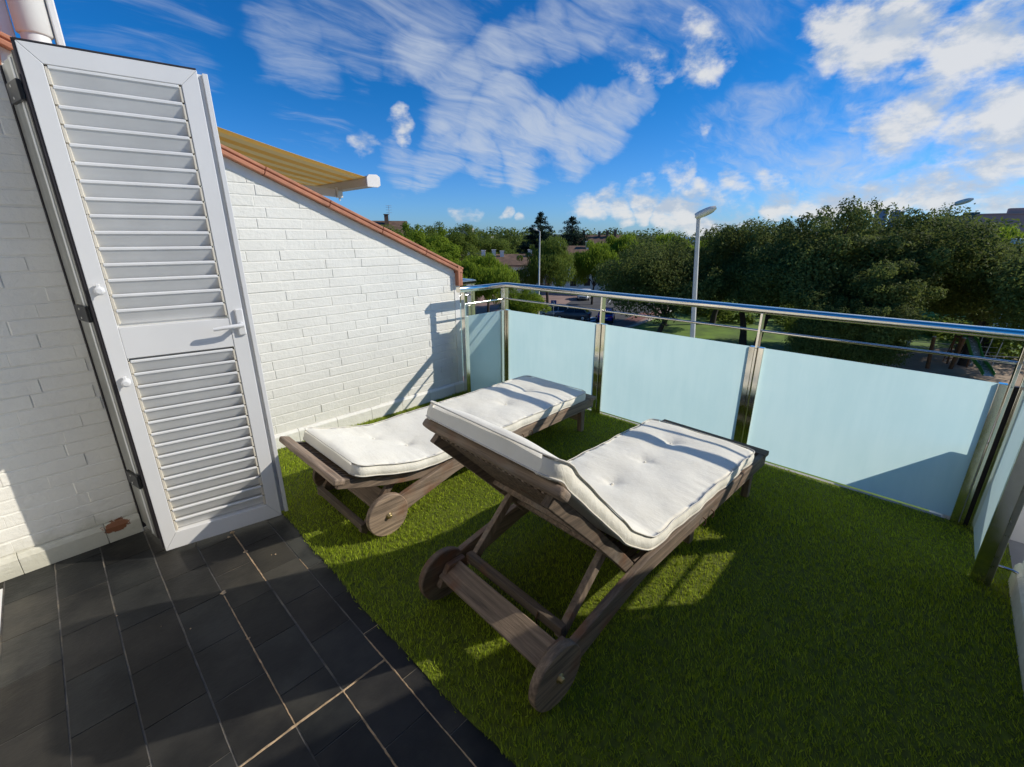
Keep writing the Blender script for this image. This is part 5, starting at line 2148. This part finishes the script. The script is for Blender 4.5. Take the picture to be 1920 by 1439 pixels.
# local +x runs down the slide
def slz(u):
    return 1.95 * (1 - u) ** 1.15 + .28 + .10 * math.sin(u * 9)
mb, mbs = MB(), MB()
NS = 16
bed = []
for k in range(NS + 1):
    u = k / NS
    bed.append((-.2 + 3.4 * u, slz(u)))
strip(mb, bed, -.26, .26, .04)
mb.build('bed', MAT['slide_bed'], sl)
for s in (-1, 1):
    mbs = MB()
    y0, y1 = sorted((s * .262, s * .30))
    strip(mbs, [(x, z + .20) for x, z in bed], y0, y1, .26)
    mbs.build('side_wall', MAT['slide_green'], sl, bevel=.01)
mb = MB()
mb.bb((-1.0, -.45, 2.05), (-.21, .45, 2.15))
mb.build('platform', MAT['wood_post'], sl)
for x in (-.95, -.26):
    for y in (-.42, .42):
        mb = MB()
        mb.tube([(x, y, 0), (x, y, 3.1)], .06, 8)
        mb.build('post', MAT['wood_post'], sl)
mb = MB()
for k in range(6):
    mb.tube([(-1.05 - .1 * (5 - k), -.35, .3 + .3 * k), (-1.05 - .1 * (5 - k), .35, .3 + .3 * k)], .03, 6)
for y in (-.38, .38):
    mb.tube([(-1.68, y, 0), (-1.0, y, 2.2)], .035, 6)
mb.build('ladder', MAT['wood_post'], sl)
mb = MB()
mb.lathe([(.30, -.02), (.30, .02)], (-.6, .45, 2.6), (0, 1, 0), 16)
mb.build('round_panel', MAT['orange'], sl)

cf = thing('climbing_frame', 'metal climbing frame with slanting bars right of the slide', 'climbing frame', (47.0, -4.2, GZ), R(-62))
mb = MB()
mb.tube([(-2.4, 0, 2.35), (2.0, 0, 2.35), (2.25, 0, 2.28), (2.38, 0, 2.05), (2.4, 0, 0)], .045, 8)
mb.build('top_bar', MAT['lamp_grey'], cf)
mb = MB()
mb.tube([(-2.4, 0, 2.35), (-2.4, 0, 0)], .045, 8)
mb.build('leg', MAT['lamp_grey'], cf)
for x in (-1.6, -1.0, -.35):
    mb = MB()
    mb.tube([(x, 0, 2.33), (x - .5, -.5, .1)], .03, 6)
    mb.build('slanting_bar', MAT['lamp_grey'], cf)
mb = MB()
mb.tube([(-2.4, .02, .75), (2.4, .02, .75)], .022, 6)
mb.build('low_bar', MAT['lamp_grey'], cf)

for k, (x, y, tl, lb) in enumerate(((42.6, -.35, .10, 'leaning wooden play post left of the slide'), (43.6, -1.55, -.16, 'wooden play post slanting under the slide top'))):
    ps = thing('play_post', lb, 'post', (x, y, GZ), 0, 'wooden posts of the playground')
    mb = MB()
    mb.tube([(0, 0, 0), (tl * .5, tl * 1.2, 2.3)], [.13, .11], 10)
    mb.build('log', MAT['wood_post'], ps)
    mb = MB()
    mb.lathe([(.13, 0), (.09, .06), (.0, .08)], (tl * .5, tl * 1.2, 2.3), seg=10)
    mb.build('cap', MAT['lamp_grey'], ps)

fn = thing('park_fence', 'low thin metal fence across the lawn beyond the playground', 'fence', (49.0, -2.0, GZ), R(-72))
mb = MB()
mb.tube([(-5, 0, .9), (6, 0, .9)], .025, 6)
mb.tube([(-5, 0, .5), (6, 0, .5)], .02, 6)
mb.build('rail', MAT['lamp_grey'], fn)
for k in range(8):
    mb = MB()
    mb.tube([(-5 + k * 1.55, 0, 0), (-5 + k * 1.55, 0, 1.0)], .035, 6)
    mb.build('post', MAT['gasket'], fn)
